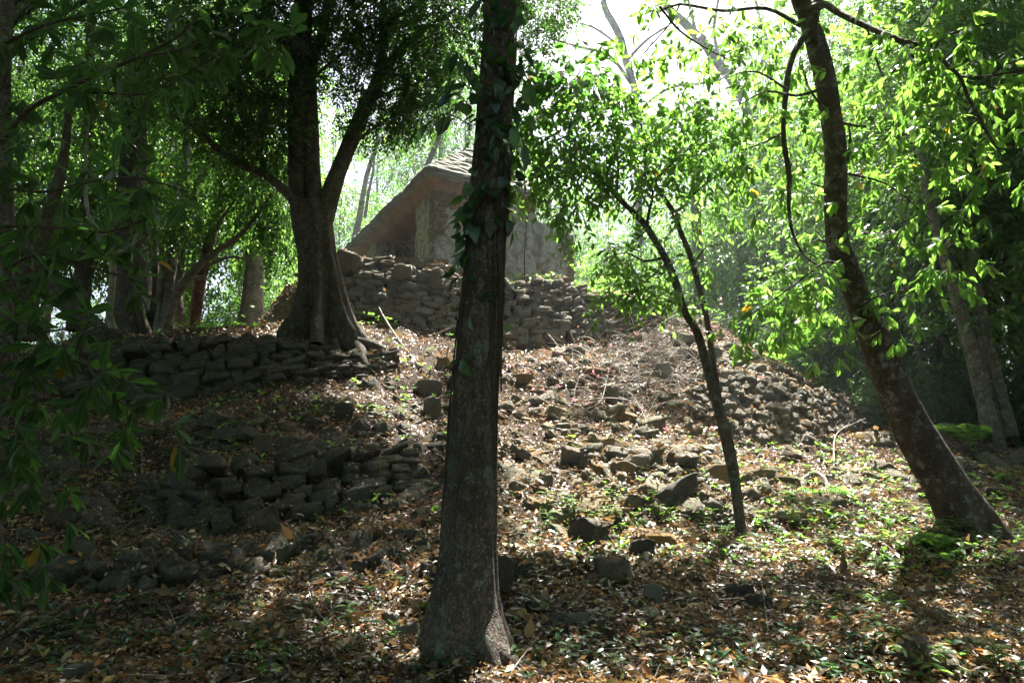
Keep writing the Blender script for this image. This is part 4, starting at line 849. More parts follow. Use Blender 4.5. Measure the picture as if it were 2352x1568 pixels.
# ------------------------------------------------------------ loose rocks
ROCKV = []
def rock_meshes():
    g = np.random.default_rng(77); v, q = cubegrid(7, 7, 7); c = v * 2 - 1
    for i in range(9):
        s = nrm(c); p = c * .5 + s * .5
        for _ in range(11):
            d = nrm(g.normal(size=3)); h = p @ d; lim = g.uniform(.42, .8) * np.abs(h).max(); p = p - np.maximum(h - lim, 0)[:, None] * d
        p = p + nvec(p + i * 7, 1.1, i) * .18 + nvec(p + i * 3, 3.2, i + 9) * .07 + nvec(p, 8, i) * .03
        p = p / np.abs(p).max(0) * .5; ROCKV.append((p, q))
rock_meshes()
rock_me = []
for i, (p, q) in enumerate(ROCKV):
    for mk in ('stone', 'stone_dark', 'stone_pale', 'stone_warm'):
        pass
def rock(pos, size, mk, vi, rz, tilt, label, group=None):
    key = (vi, mk)
    if key not in rock_cache:
        o = MB().add(ROCKV[vi][0], ROCKV[vi][1], .2 + .08 * vi).build('rock', M[mk], None, smooth=False)
        me = o.data; bpy.data.objects.remove(o); rock_cache[key] = me
    o = bpy.data.objects.new('rock', rock_cache[key]); COL.objects.link(o)
    o.location = tuple(pos); o.scale = size; o.rotation_euler = (tilt[0], tilt[1], rz)
    return tag(o, label, "rock", group)
rock_cache = {}
for u, v, w, h, mk, vi, lab in (   # picture position and size in picture units
        (1366, 1215, 120, 80, 'stone_dark', 0, "large dark rounded rock in shade behind the angular lichened one"),
        (1400, 1300, 105, 85, 'stone', 1, "angular grey lichened rock standing up from the shaded litter"),
        (1490, 1235, 150, 60, 'stone_warm', 5, "long brown block like a fallen beam lying in leaf litter before the twin stems"),
        (1475, 1262, 60, 52, 'stone_dark', 3, "small round rock tucked under the long brown block"),
        (1508, 1368, 52, 56, 'stone_pale', 4, "whitish angular rock alone in brown leaves"),
        (1158, 1330, 50, 110, 'stone_dark', 2, "dark upright rock touching the flared trunk base"),
        (1240, 1385, 120, 20, 'stone', 6, "thin flat slab lying edge-on near the flared trunk base"),
        (1290, 1420, 60, 38, 'stone', 7, "left one of two grey rocks below the thin flat slab"),
        (1325, 1425, 62, 40, 'stone_pale', 8, "paler of two grey rocks below the thin flat slab"),
        (1200, 1310, 58, 46, 'stone_dark', 5, "small dark rock between the upright rock and the lichened ones"),
        (892, 1418, 44, 64, 'stone_pale', 1, "tall pale angular rock beside the left foot of the flared trunk"),
        (935, 1455, 84, 44, 'stone_pale', 4, "low pale slanting rock against the left root of the flared trunk"),
        (186, 1545, 90, 50, 'stone', 3, "mossy pale rock at the lowest edge of the shaded litter"),
        (1358, 1065, 50, 40, 'stone_pale', 7, "pale domed rock in the sunlit slope above the red leaves"),
        (1375, 1075, 70, 55, 'stone_warm', 0, "yellowish rock shining in the sunlit slope"),
        (1436, 1080, 60, 46, 'stone_warm', 2, "ochre rock just beside the yellowish one in the sunlit slope"),
        (1645, 1084, 66, 44, 'stone_warm', 8, "yellow block partly behind the thin twin stems"),
        (1550, 1135, 170, 52, 'stone_dark', 3, "long dark slanting slab in the middle of the sunlit slope"),
        (1750, 1130, 110, 44, 'stone', 7, "dark tilted slab right of the twin stems"),
        (980, 890, 66, 42, 'stone', 3, "mossy rock under the leaning stick left of the vine covered trunk"),
        (1020, 830, 60, 44, 'stone_warm', 1, "ochre rock hard against the left side of the vine covered trunk"),
        (995, 938, 50, 60, 'stone', 4, "grey rock halfway up the shaded slope beside the vine covered trunk"),
        (1330, 808, 62, 34, 'stone', 7, "flat topped rock at the foot of the high retaining wall"),
        (1570, 775, 60, 44, 'stone_pale', 0, "bright pale rock high on the ridge among dry twigs"),
        (1530, 858, 54, 60, 'stone_pale', 2, "pale block below the ridge left of the twin stems"),
        (1700, 1360, 70, 40, 'stone_dark', 3, "dark low rock in shade below the twin stems"),
        (1745, 1385, 60, 44, 'stone_dark', 8, "dark rock just lower than the one below the twin stems"),
        (2120, 1122, 60, 24, 'stone_warm', 5, "flat ochre rock left of the leaning trunk"),
        (2190, 1068, 80, 40, 'stone_pale', 4, "pale flat rock behind the leaning trunk in the shaded hollow"),
        (555, 990, 70, 44, 'stone', 1, "grey rock catching light on the shaded slope"),
        (600, 1015, 60, 50, 'stone', 5, "angular rock just below the one catching light on the shaded slope"),
        (790, 948, 44, 52, 'stone_dark', 2, "upright rock in the shaded slope above the collapsing wall"),
        (580, 975, 100, 36, 'stone', 6, "flat mossy slab on the shaded slope"),
        (2120, 1505, 150, 56, 'stone', 6, "grey weathered slab in the near corner litter")):
    c = G(u, min(v + h * .35, 1566)); m_ = mpp(v, c[1]); g = np.random.default_rng(u)
    rock(c + A(0, w * m_ * .15, h * m_ * .25), (w * m_ * 1.05, w * m_ * .7, h * m_ * 1.15), mk, vi, g.uniform(-.4, .4), (g.uniform(-.2, .2), -.35 if 'slant' in lab or 'tilted' in lab else g.uniform(-.15, .15)), lab)
g = np.random.default_rng(78)
def scatter_rocks(n, u0, u1, v0, v1, s0, s1, label, group, mks, cond=None):
    k = 0
    while k < n:
        u, v = g.uniform(u0, u1), g.uniform(v0, v1)
        if cond and not cond(u, v): continue
        c = G(u, v); s = g.uniform(s0, s1) * g.uniform(.6, 1.1); k += 1
        rock(c + A(0, 0, -s * .03), (s * g.uniform(.9, 1.6), s, s * g.uniform(.45, .85)), mks[g.integers(len(mks))], int(g.integers(9)), g.uniform(0, 6.3), (g.uniform(-.4, .4), g.uniform(-.4, .4)), label, group)
scatter_rocks(150, 1150, 1950, 800, 1180, .09, .42, "rough limestone rock poking through leaf litter on the sunlit slope", "rocks strewn over the sunlit slope", ('stone', 'stone_warm', 'stone_warm', 'stone_pale'))
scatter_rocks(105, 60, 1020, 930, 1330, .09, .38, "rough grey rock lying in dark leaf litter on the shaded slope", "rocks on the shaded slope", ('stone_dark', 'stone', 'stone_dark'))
scatter_rocks(16, 1150, 2350, 1250, 1500, .09, .24, "small dark rock half sunk in the near leaf litter", "small rocks in the near litter", ('stone_dark', 'stone'))
scatter_rocks(26, 1560, 2000, 760, 960, .18, .50, "rubble rock along the ridge line of the mound", "rubble rocks along the ridge", ('stone', 'stone_pale', 'stone'), lambda u, v: v > 745 + (u - 1560) * .42 and v < 840 + (u - 1560) * .42)
scatter_rocks(18, 780, 1060, 600, 640, .16, .4, "loose stone fallen along the top edge of the high wall", "loose stones on the high wall's edge", ('stone', 'stone'), lambda u, v: abs(v - (598 + (u - 780) * .16)) < 12)
scatter_rocks(16, 260, 880, 786, 815, .14, .32, "loose stone on the leaf covered rim of the middle terrace", "loose stones on the terrace rim", ('stone', 'stone_dark'))
scatter_rocks(22, 2020, 2352, 1010, 1150, .15, .45, "dark stone in the shaded hollow behind the leaning trunk", "stones in the shaded hollow", ('stone_dark', 'stone_dark'))

# beyond the separate rocks the slopes are made of small broken stones nobody could count
def rubble(name, n, regs, mat, seed, label):
    g = np.random.default_rng(seed); pos, nn2 = [], []
    for (u0, u1, v0, v1, wt, y0) in regs:
        for _ in range(int(n * wt)):
            c = G(g.uniform(u0, u1), g.uniform(v0, v1))
            if c[1] < 17.5: pos.append(c)
    pos = np.array(pos); m = len(pos); cl = fbm(pos, .9, 3, seed); k = g.random(m) < np.clip(.55 + cl * 2.2, .06, 1); pos = pos[k]; m = len(pos)
    X = rdir(m, g) * A(1, 1, .35); X = nrm(X); Zd = nrm(A(0, -.3, 1) + g.normal(size=(m, 3)) * .35); Y = nrm(np.cross(Zd, X)); Zd = np.cross(X, Y)
    sc = np.clip(.11 * np.exp(g.normal(size=m) * .5), .05, .42); size = np.stack([sc * g.uniform(1, 1.8, m), sc * g.uniform(.8, 1.2, m), sc * g.uniform(.45, .95, m)], 1)
    mb = MB(); put_stones(mb, pos - A(0, 0, .01), X, Y, Zd, size, seed); return tag(mb.build(name, mat, smooth=False), label, "rubble", kind="stuff")
rubble('rubble', 2300, [(1150, 1900, 770, 1190, .62, 0), (1560, 1990, 760, 1000, .22, 0), (1150, 1500, 1180, 1300, .06, 0), (1900, 2352, 980, 1120, .1, 0)], M['stone_mix'], 81, "broken ochre and grey rubble half buried over the sunlit slope")
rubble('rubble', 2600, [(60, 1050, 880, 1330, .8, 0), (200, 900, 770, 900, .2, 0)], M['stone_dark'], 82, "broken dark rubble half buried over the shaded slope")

# ------------------------------------------------------------ leaf litter: one layer of thousands of dry leaves
def ground_samples(n, power=1.0, g=None, ymin=3.4, ymax=24):
    g = g or rng; u = g.uniform(-650, 3000, n); y = ymin + (ymax - ymin) * g.random(n) ** power
    x = (u - 1176) / FPX * y * 1.02; return x, y
g = np.random.default_rng(51)
NL = 385000
x, y = ground_samples(NL, 1.25, g); ok = (np.abs(x) < 15.5); x, y = x[ok], y[ok]
z = zat(x, y); nn_ = tnormal(x, y); steep = nn_[:, 2] < .62; inb = (y > 17.2) & (x > -4) & (x < 3.2) & (y > 17.2 + .6 * (x + 2))
bare = fbm(np.stack([x, y, x * 0], 1), 1.1, 3, 15)
keep = (~steep | (g.random(len(x)) < .35)) & ~inb & (g.random(len(x)) < np.clip(.95 + bare * 1.6, .25, 1)); x, y, z, nn_ = x[keep], y[keep], z[keep], nn_[keep]; n = len(x)
OBB = []
_vv, _ff, _o = [], [], 0
for o_ in COL.objects:
    if o_.name.split('.')[0] in ('rock', 'retaining_wall', 'stone_slab', 'boulder', 'rubble'):
        mm = np.empty(len(o_.data.vertices) * 3, np.float32); o_.data.vertices.foreach_get('co', mm); mm = mm.reshape(-1, 3)
        o_.rotation_mode = 'XYZ'; mw = np.array(__import__('mathutils').Matrix.LocRotScale(o_.location, o_.rotation_euler, o_.scale)); mm = mm @ mw[:3, :3].T + mw[:3, 3]
        _vv.append(mm); _ff.append(np.array([tuple(p_.vertices) for p_ in o_.data.polygons]) + _o); _o += len(mm)
SB = BVHTree.FromPolygons(np.concatenate(_vv).tolist(), np.concatenate(_ff).tolist())
onr = g.random(n) < .62; dead = np.zeros(n, bool)
for i in np.nonzero(onr)[0]:
    h = SB.ray_cast(Vector((x[i], y[i], z[i] + 3)), Vector((0, 0, -1)), 3.0)
    if h[0] is not None and h[0].z > z[i] - .02:
        if h[1].z > .6 and g.random() < .8: z[i] = h[0].z + .004; nn_[i] = h[1]
pos = np.stack([x, y, z], 1) + nn_ * g.uniform(.0, .055, n)[:, None]
D = rdir(n, g); D = nrm(D - nn_ * (D * nn_).sum(1)[:, None] * g.uniform(.5, 1, (n, 1))); N_ = nn_ + g.normal(size=(n, 3)) * .75
tn = np.clip(g.random(n) ** 1.25 * .86 + .38 * fbm(pos, 1.3, 3, 5), 0, .94); tn = np.where(g.random(n) < .06, g.uniform(.84, 1, n), tn)
sz = np.clip(.052 * np.exp(g.normal(size=n) * .38), .022, .10) * np.where(y < 8.5, 1.2, 1.0) * np.clip(.85 + (g.random(n) < .03) * .9, 0, 2) * (1 + .035 * np.clip(y - 8, 0, 12))
mb = MB(); q1 = n // 3
put_leaves(mb, pos[:q1], D[:q1], N_[:q1], sz[:q1], leaf_tpl('broad', 1, .42, .16, .12, .2), tn[:q1])
put_leaves(mb, pos[q1:2 * q1], D[q1:2 * q1], N_[q1:2 * q1], sz[q1:2 * q1], leaf_tpl('kite', 1, .46, .28, -.12), tn[q1:2 * q1])
put_leaves(mb, pos[2 * q1:], D[2 * q1:], N_[2 * q1:], sz[2 * q1:], leaf_tpl('kite', 1, .52, .05, .2), tn[2 * q1:])
tag(mb.build('leaf_litter', M['litter']), "brown and orange dry leaves covering the whole forest floor and slope", "leaf litter", kind="stuff")
# fallen twigs all over
mb = MB(); n = 2600; x, y = ground_samples(n, 1.2, g, 4, 19); d = rdir(n, g); d[:, 2] *= .12; twigs(mb, np.stack([x, y, zat(x, y) + .035], 1), nrm(d), g.uniform(.12, .55, n), .05, g.uniform(.0025, .006, n))
n = 620; uu = g.normal(1480, 85, n); vv = g.normal(835, 42, n); c = np.array([G(a, b) for a, b in zip(uu, vv)]); d = nrm(g.normal(size=(n, 3)) * A(1, .6, .55) + A(0, 0, .15)); twigs(mb, c + A(0, 0, .05), d, g.uniform(.3, 1.2, n), .25, g.uniform(.006, .014, n), 4)
n = 160; uu = g.normal(1590, 45, n); vv = g.normal(745, 14, n); c = np.array([G(a, b) for a, b in zip(uu, vv)]); d = nrm(g.normal(size=(n, 3)) * A(1, .6, .4)); twigs(mb, c + A(0, 0, .05), d, g.uniform(.3, .9, n), .2, g.uniform(.004, .010, n), 4)
tag(mb.build('dry_twigs', M['twig']), "pale dry twigs tangled on the ridge and strewn through the litter", "twigs", kind="stuff")

# low green plants too many to count, and the green blades among the leaves
def cover(name, n, region, L, mat, label, cat, tpl, nl, seed, up=.5, hmax=.12, dens=None):
    g = np.random.default_rng(seed); mb = MB(); u = g.uniform(region[0], region[1], n * 3); v = g.uniform(region[2], region[3], n * 3)
    if dens is not None: k = g.random(n * 3) < dens(u, v); u, v = u[k], v[k]
    u, v = u[:n], v[:n]; c = np.array([G(a, b) for a, b in zip(u, v)]); m = len(c); c = c[c[:, 1] < 19]; m = len(c)
    h = g.uniform(.3, 1, m) * hmax; ph = g.uniform(0, 6.28, (m, 1)) + np.arange(nl) * 2.4
    d = np.stack([np.cos(ph), np.sin(ph), np.full(ph.shape, up)], -1) + g.normal(size=(m, nl, 3)) * .25
    pos = (c + np.stack([0 * h, 0 * h, h], 1))[:, None] + np.zeros((1, nl, 1)) - np.array([0, 0, .5]) * (np.arange(nl) / nl)[None, :, None] * h[:, None, None]
    put_leaves(mb, pos.reshape(-1, 3), d.reshape(-1, 3), (A(0, 0, 1) + g.normal(size=(m, nl, 3)) * .3).reshape(-1, 3), (L * g.uniform(.6, 1.2, (m, nl))).ravel(), tpl, np.clip(g.random((m, nl)) * .95, 0, .96).ravel())
    twigs(mb, c, np.tile(A(0, 0, 1.0), (m, 1)), h, 0, .0025, 2)
    return tag(mb.build(name, mat), label, cat, kind="stuff")
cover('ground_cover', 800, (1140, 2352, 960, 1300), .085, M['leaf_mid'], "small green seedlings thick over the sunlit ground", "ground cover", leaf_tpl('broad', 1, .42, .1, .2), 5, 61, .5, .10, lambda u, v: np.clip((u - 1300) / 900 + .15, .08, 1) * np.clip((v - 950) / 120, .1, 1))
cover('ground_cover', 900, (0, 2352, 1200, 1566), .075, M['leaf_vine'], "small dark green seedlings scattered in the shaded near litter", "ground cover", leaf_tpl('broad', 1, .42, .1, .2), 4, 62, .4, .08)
cover('ground_cover', 330, (100, 1050, 640, 1200), .10, M['leaf_mid'], "sparse green seedlings on the terrace rim and shaded slope", "ground cover", leaf_tpl('broad', 1, .42, .1, .2), 5, 63, .5, .14)
cover('pink_ground_cover', 150, (1150, 1900, 690, 1010), .095, M['leaf_pink'], "reddish pink leaved seedlings below and above the high wall", "ground cover", leaf_tpl('broad', 1, .36, .1, .15), 6, 64, .6, .12, lambda u, v: .12 + .88 * np.exp(-((u - 1330) / 110.) ** 2 - ((v - 860) / 60.) ** 2) + .5 * np.exp(-((u - 1560) / 150.) ** 2 - ((v - 760) / 40.) ** 2))
cover('ground_cover', 330, (1170, 1660, 640, 760), .12, M['leaf_sun'], "bright yellow-green seedlings along the top of the high wall", "ground cover", leaf_tpl('broad', 1, .42, .1, .2), 6, 65, .6, .16, lambda u, v: (np.abs(v - (650 + np.clip(u - 1250, 0, 400) * .22)) < 14) * 1.)

# ------------------------------------------------------------ single seedlings, ferns, sticks
def seedling_proto(kind, seed):
    g = np.random.default_rng(seed); o = empty('seedling', (0, 0, 0), None, 'seedling'); mb, tm = MB(), MB()
    if kind == 'simple':
        h = .20; twigs(tm, A(0, 0, 0)[None], nrm(A(.05, 0, 1))[None], h, 0, .004, 3)
        for k in range(9):
            a = k * 2.4; put_leaves(mb, A(0, 0, h * (.45 + .55 * k / 8))[None], A(math.cos(a), math.sin(a), .25)[None], A(0, 0, 1)[None], .12, leaf_tpl('broad', 1, .38, .1, .25), np.array([g.random() * .9]))
    elif kind == 'pinnate':
        for k in range(4):
            a = k * 1.57 + .3 + g.uniform(-.3, .3); d = nrm(A(math.cos(a), math.sin(a), g.uniform(.6, 1.4))); L = g.uniform(.18, .28); twigs(tm, A(0, 0, 0.02)[None], d[None], L, .35, .003, 4)
            t = np.linspace(.35, 1, 6); p = d * (t * L)[:, None]; p[:, 2] += .02 - .35 * t ** 2 * L; s = nrm(np.cross(d, A(0, 0, 1)))
            for sg in (-1, 1): put_leaves(mb, p, np.tile(s * sg + d * .35, (6, 1)) + g.normal(size=(6, 3)) * .2, np.tile(A(0, 0, 1.), (6, 1)) + g.normal(size=(6, 3)) * .3, .068, leaf_tpl('broad', 1, .36, .06, .3), g.random(6) * .9)
    else:                                                # long arching blades
        for k in range(7):
            a = k * .9 + g.random(); put_leaves(mb, A(0, 0, .02)[None], A(math.cos(a), math.sin(a), .9)[None], A(-math.cos(a), -math.sin(a), 1)[None], .24, leaf_tpl('broad', 1, .17, .1, .55), np.array([g.random() * .9]))
        twigs(tm, A(0, 0, 0)[None], A(0, 0, 1.)[None], .05, 0, .005, 2)
    mats = {'simple': 'leaf_mid', 'pinnate': 'fern', 'blade': 'leaf_vine'}
    a_ = mb.build('foliage', M[mats[kind]], o); b_ = tm.build('stem', M['twig_dark'], o); return o, [a_, b_]
protos = {k: seedling_proto(k, i) for i, k in enumerate(('simple', 'pinnate', 'blade'))}
used = set(); g = np.random.default_rng(79)
def seedling(kind, u, v, s, label, group=None):
    o, ch = protos[kind]
    if kind in used: o = copy_tree(o, ch)
    used.add(kind); c = G(u, v); o.location = tuple(c); o.rotation_euler = (0, 0, g.uniform(0, 6.28)); o.scale = (s, s, s); tag(o, label, 'seedling', group)
    if not group and "group" in o: del o["group"]
    return o
for kind, u, v, s, lab in (('pinnate', 440, 762, 1.5, "bright feathery seedling on the terrace rim under the reddish trunk"), ('pinnate', 470, 760, 1.4, "second bright feathery seedling on the terrace rim, nearer the forked tree"), ('pinnate', 572, 758, 1.5, "feathery seedling at the base of the far trunk beside the ochre wall"),
                           ('pinnate', 850, 735, 1.3, "bright compound leaved seedling between forked tree and leaning stick"), ('pinnate', 880, 745, 1.3, "yellow-green compound leaved seedling touching the leaning stick"), ('pinnate', 1385, 655, 1.6, "lush yellow-green seedling on top of the high wall beyond the temple corner"),
                           ('pinnate', 1245, 735, 1.2, "fern-like seedling growing from the face of the high wall"), ('pinnate', 2160, 1300, 1.7, "ferny green seedling in front of the leaning trunk base"), ('pinnate', 2150, 1265, 1.6, "tallest ferny seedling beside the leaning trunk base"), ('pinnate', 2060, 1320, 1.2, "ferny seedling lying over the litter left of the leaning trunk"),
                           ('pinnate', 2020, 1400, 1.2, "low ferny seedling in near shaded litter"), ('simple', 1545, 1325, 1.1, "seedling with long pale leaves in the shade right of the lichened rock"), ('blade', 1250, 1400, 1.1, "seedling with curved grey-green blades by the thin flat slab"), ('pinnate', 620, 1540, 1.2, "bright ferny seedling at the lowest edge left of the flared trunk"),
                           ('pinnate', 2120, 1540, 1.3, "dark ferny seedling beside the weathered grey slab"), ('simple', 2010, 1490, 1.0, "green seedling beside the weathered slab")):
    seedling(kind, u, min(v, 1560), s, lab)
for kind, n, r, s, lab, grp in (('simple', 40, (1250, 2300, 1130, 1260), (.6, 1.2), "small green seedling in the bright litter", "seedlings in the bright litter"), ('blade', 22, (1500, 2300, 1100, 1300), (.5, 1.0), "tuft of green blades in the bright litter", "green tufts in the bright litter"),
                                ('simple', 34, (60, 2300, 1290, 1560), (.5, 1.0), "small dark seedling in the shaded near litter", "seedlings in the shaded litter"), ('blade', 16, (60, 2300, 1290, 1560), (.5, 1.0), "tuft of dark blades in the shaded litter", "dark tufts in the shaded litter"),
                                ('simple', 16, (350, 1000, 930, 1250), (.6, 1.1), "small seedling on the shaded slope", "seedlings on the shaded slope")):
    for _ in range(n): seedling(kind, g.uniform(r[0], r[1]), g.uniform(r[2], r[3]), g.uniform(*s), lab, grp)

def fern(u, v, y, L, nf, label, spread=1.0, lift=1.0, seed=0):
    g = np.random.default_rng(seed); c = G(u, v) if y is None else P(u, v, y); o = empty('fern', c, label, 'fern')
    for k in range(nf):
        a = k * 2 * math.pi / nf + g.uniform(-.25, .25); d = nrm(A(math.cos(a) * spread, math.sin(a) * spread * .8, lift)); l = L * g.uniform(.75, 1.1)
        t = np.linspace(.02, 1, 18); p = c + d * (t * l)[:, None]; p[:, 2] -= .55 * t ** 2 * l * spread; mb = MB(); tube(mb, p, np.linspace(.008, .002, 18), 4, .2)
        T = nrm(np.gradient(p, axis=0)); s = nrm(np.cross(T, A(0, 0, 1.))); Nn = np.cross(s, T); w = l * .26 * np.sin(np.clip(t * 1.05 + .12, 0, 1) * math.pi) ** .7 + .02
        for sg in (-1, 1): put_leaves(mb, p[2:], s[2:] * sg + T[2:] * .45, Nn[2:] + A(0, 0, .3), w[2:], leaf_tpl('kite', 1, .15, .05, .35), g.random(16) * .9)
        mb.build('frond', M['fern'], o)
    return o
fern(1850, 800, 15.2, 1.5, 9, "tall bright fern standing behind the mound's ridge in the dark hollow", .7, 1.5, 1)
fern(1800, 830, 15.0, .8, 7, "smaller fern beside the tall bright fern", .9, 1.0, 2)
fern(1885, 1140, None, .75, 6, "wide pale fern glowing on the sunlit ground between the twin stems and the leaning trunk", 1.2, 1.0, 3)
fern(2150, 1262, None, .42, 8, "low green fern at the foot of the leaning trunk", .9, 1.2, 4)
fern(2130, 1010, 12.5, .8, 9, "dark glossy fern at the foot of the paired trunks in the hollow", .9, 1.5, 5)
fern(2230, 1020, 12.6, .9, 8, "dark broad fern right of the glossy one in the hollow", .9, 1.4, 6)

def stick(pts, r0, r1, label, mat='twig', name='fallen_stick', cat='stick', jit=.03, seed=0):
    mb = MB(); tube(mb, pts, np.linspace(r0, r1, len(pts)), 8, .08, .15, None, seed, jit=jit, nf=5); o = mb.build(name, M[mat]); return tag(o, label, cat)
stick([G(965, 850) + A(0, 0, .05), P(930, 800, 13.6), P(885, 735, 14.6), P(868, 705, 15.0)], .035, .018, "long stick leaning against the high wall right of the forked tree", 'bark_grey', seed=1)
stick([G(1000, 775) + A(0, 0, .06), P(1035, 752, 13.9), P(1050, 745, 13.8)], .02, .01, "short pale stick beside the vine covered trunk", seed=2)
stick([G(780, 1450), G(730, 1420) + A(0, 0, .05), G(700, 1350) + A(0, 0, .03)], .008, .004, "thin dry stem on the near shaded litter", seed=3)
stick([G(300, 1190) + A(0, 0, .02), G(320, 1150) + A(0, 0, .15), G(332, 1100) + A(0, -.1, .35)], .008, .003, "thin pale stem standing among leaves on the dark slope", seed=4)
stick([G(165, 1290) + A(0, 0, .1), G(250, 1330) + A(0, 0, .12), G(310, 1370) + A(0, 0, .02)], .012, .007, "curved twig draped over the lowest stonework", seed=5)
stick([G(1730, 1195) + A(0, 0, .05), G(1830, 1240) + A(0, 0, .03), G(1900, 1262) + A(0, 0, .03)], .035, .02, "brown branch lying in sunlit seedlings right of the twin stems", 'bark_dark', 'fallen_branch', 'branch', seed=6)
stick([G(1640, 1330) + A(0, 0, .03), G(1740, 1345) + A(0, 0, .03), G(1850, 1350) + A(0, 0, .02)], .02, .012, "mossy pale branch lying in the near litter below the twin stems", 'bark_pale', 'fallen_branch', 'branch', seed=7)
stick([G(2000, 1395) + A(0, 0, .03), G(2120, 1370) + A(0, 0, .05), G(2240, 1355) + A(0, 0, .03)], .018, .01, "brown branch lying below the leaning trunk", 'bark_dark', 'fallen_branch', 'branch', seed=8)
stick([G(1915, 1075) + A(0, 0, .03), G(1925, 1035) + A(0, 0, .3), P(1990, 1000, 12.5) + A(0, 0, .3)], .015, .006, "pale curved stick rising before the dark end of the flank", seed=9)
stick([G(1840, 1110) + A(0, 0, .05), G(1870, 1100) + A(0, 0, .09), G(1895, 1120) + A(0, 0, .12), G(1900, 1145)], .035, .02, "bent grey root stump in front of the wide pale fern", 'bark_grey', 'root_stump', 'stump', seed=10)
stick([G(1400, 905) + A(0, 0, .05), G(1450, 930) + A(0, 0, .2), G(1490, 990) + A(0, 0, .1), G(1500, 1030) + A(0, 0, .03)], .012, .006, "pale winding root below the twig tangle", seed=11)
stick([G(1400, 870) + A(0, 0, .2), G(1380, 930) + A(0, 0, .08), G(1330, 960) + A(0, 0, .1), G(1280, 985)], .010, .005, "thin pale root trailing down the sunlit slope", seed=12)
stick([P(1205, 640, 12.0), P(1206, 560, 12), P(1212, 500, 12), P(1225, 470, 12)], .010, .004, "thin leafless shoot in front of the temple wall", 'twig_dark', 'thin_shoot', 'shoot', seed=13)

# ------------------------------------------------------------ forest behind: individual trees and bushes
def forest_proto(seed, H, blobs, leaf=.15, mat='leaf_far', bark='bark_grey', r0=.14, lean=(0, 0), n=900, tpl=None, droop=.5, nleaf=10, sl=.6):
    """tree at the origin; blobs: (x, y, z, rx, ry, rz, weight)"""
    g = np.random.default_rng(seed); o = empty('forest_tree', (0, 0, 0), None, 'tree'); top = A(lean[0], lean[1], H); mid = A(lean[0] * .4 + g.normal() * .15, lean[1] * .4, H * .5)
    mb = MB(); pa, ra = tube(mb, [A(0, 0, -.6), A(0, 0, .3), mid, top], [r0 * 1.5, r0 * 1.15, r0 * .8, r0 * .2], 12, .3, .1, None, seed, jit=.12)
    for (bx, by, bz, rx, ry, rz, w) in blobs:
        i = int(np.clip((bz - rz * .8) / H, .12, .95) * (len(pa) - 1)); e = A(bx, by, bz + rz * .4)
        tube(mb, [pa[i], (pa[i] + e) / 2 + g.normal(size=3) * .15, e], [ra[i] * .55, ra[i] * .3, .015], 6, .3, .1, None, seed + 1, jit=.1)
        for _ in range(2): e2 = A(bx, by, bz) + rdir(1, g)[0] * A(rx, ry, rz) * .8; tube(mb, [(pa[i] + e) / 2, e2], [ra[i] * .25, .01], 5, .3, .1, None, seed + 2, jit=.1)
    t_ = mb.build('trunk', M[bark], o); mb = MB(); tot = sum(b[6] for b in blobs)
    for (bx, by, bz, rx, ry, rz, w) in blobs:
        m = int(n * w / tot); s, d = blob((bx, by, bz), (rx, ry, rz), m, g, .4)
        sprays(mb, s, nrm(d * .6 + g.normal(size=(m, 3)) * .5 + A(0, 0, -.15)), sl, nleaf, leaf, tpl or leaf_tpl('kite', 1, .42, .12, .15), droop, .9, .35, 'alt', None, g.random(m), None, .004, .5, g)
    c_ = mb.build('crown', M[mat], o); return o, [t_, c_]
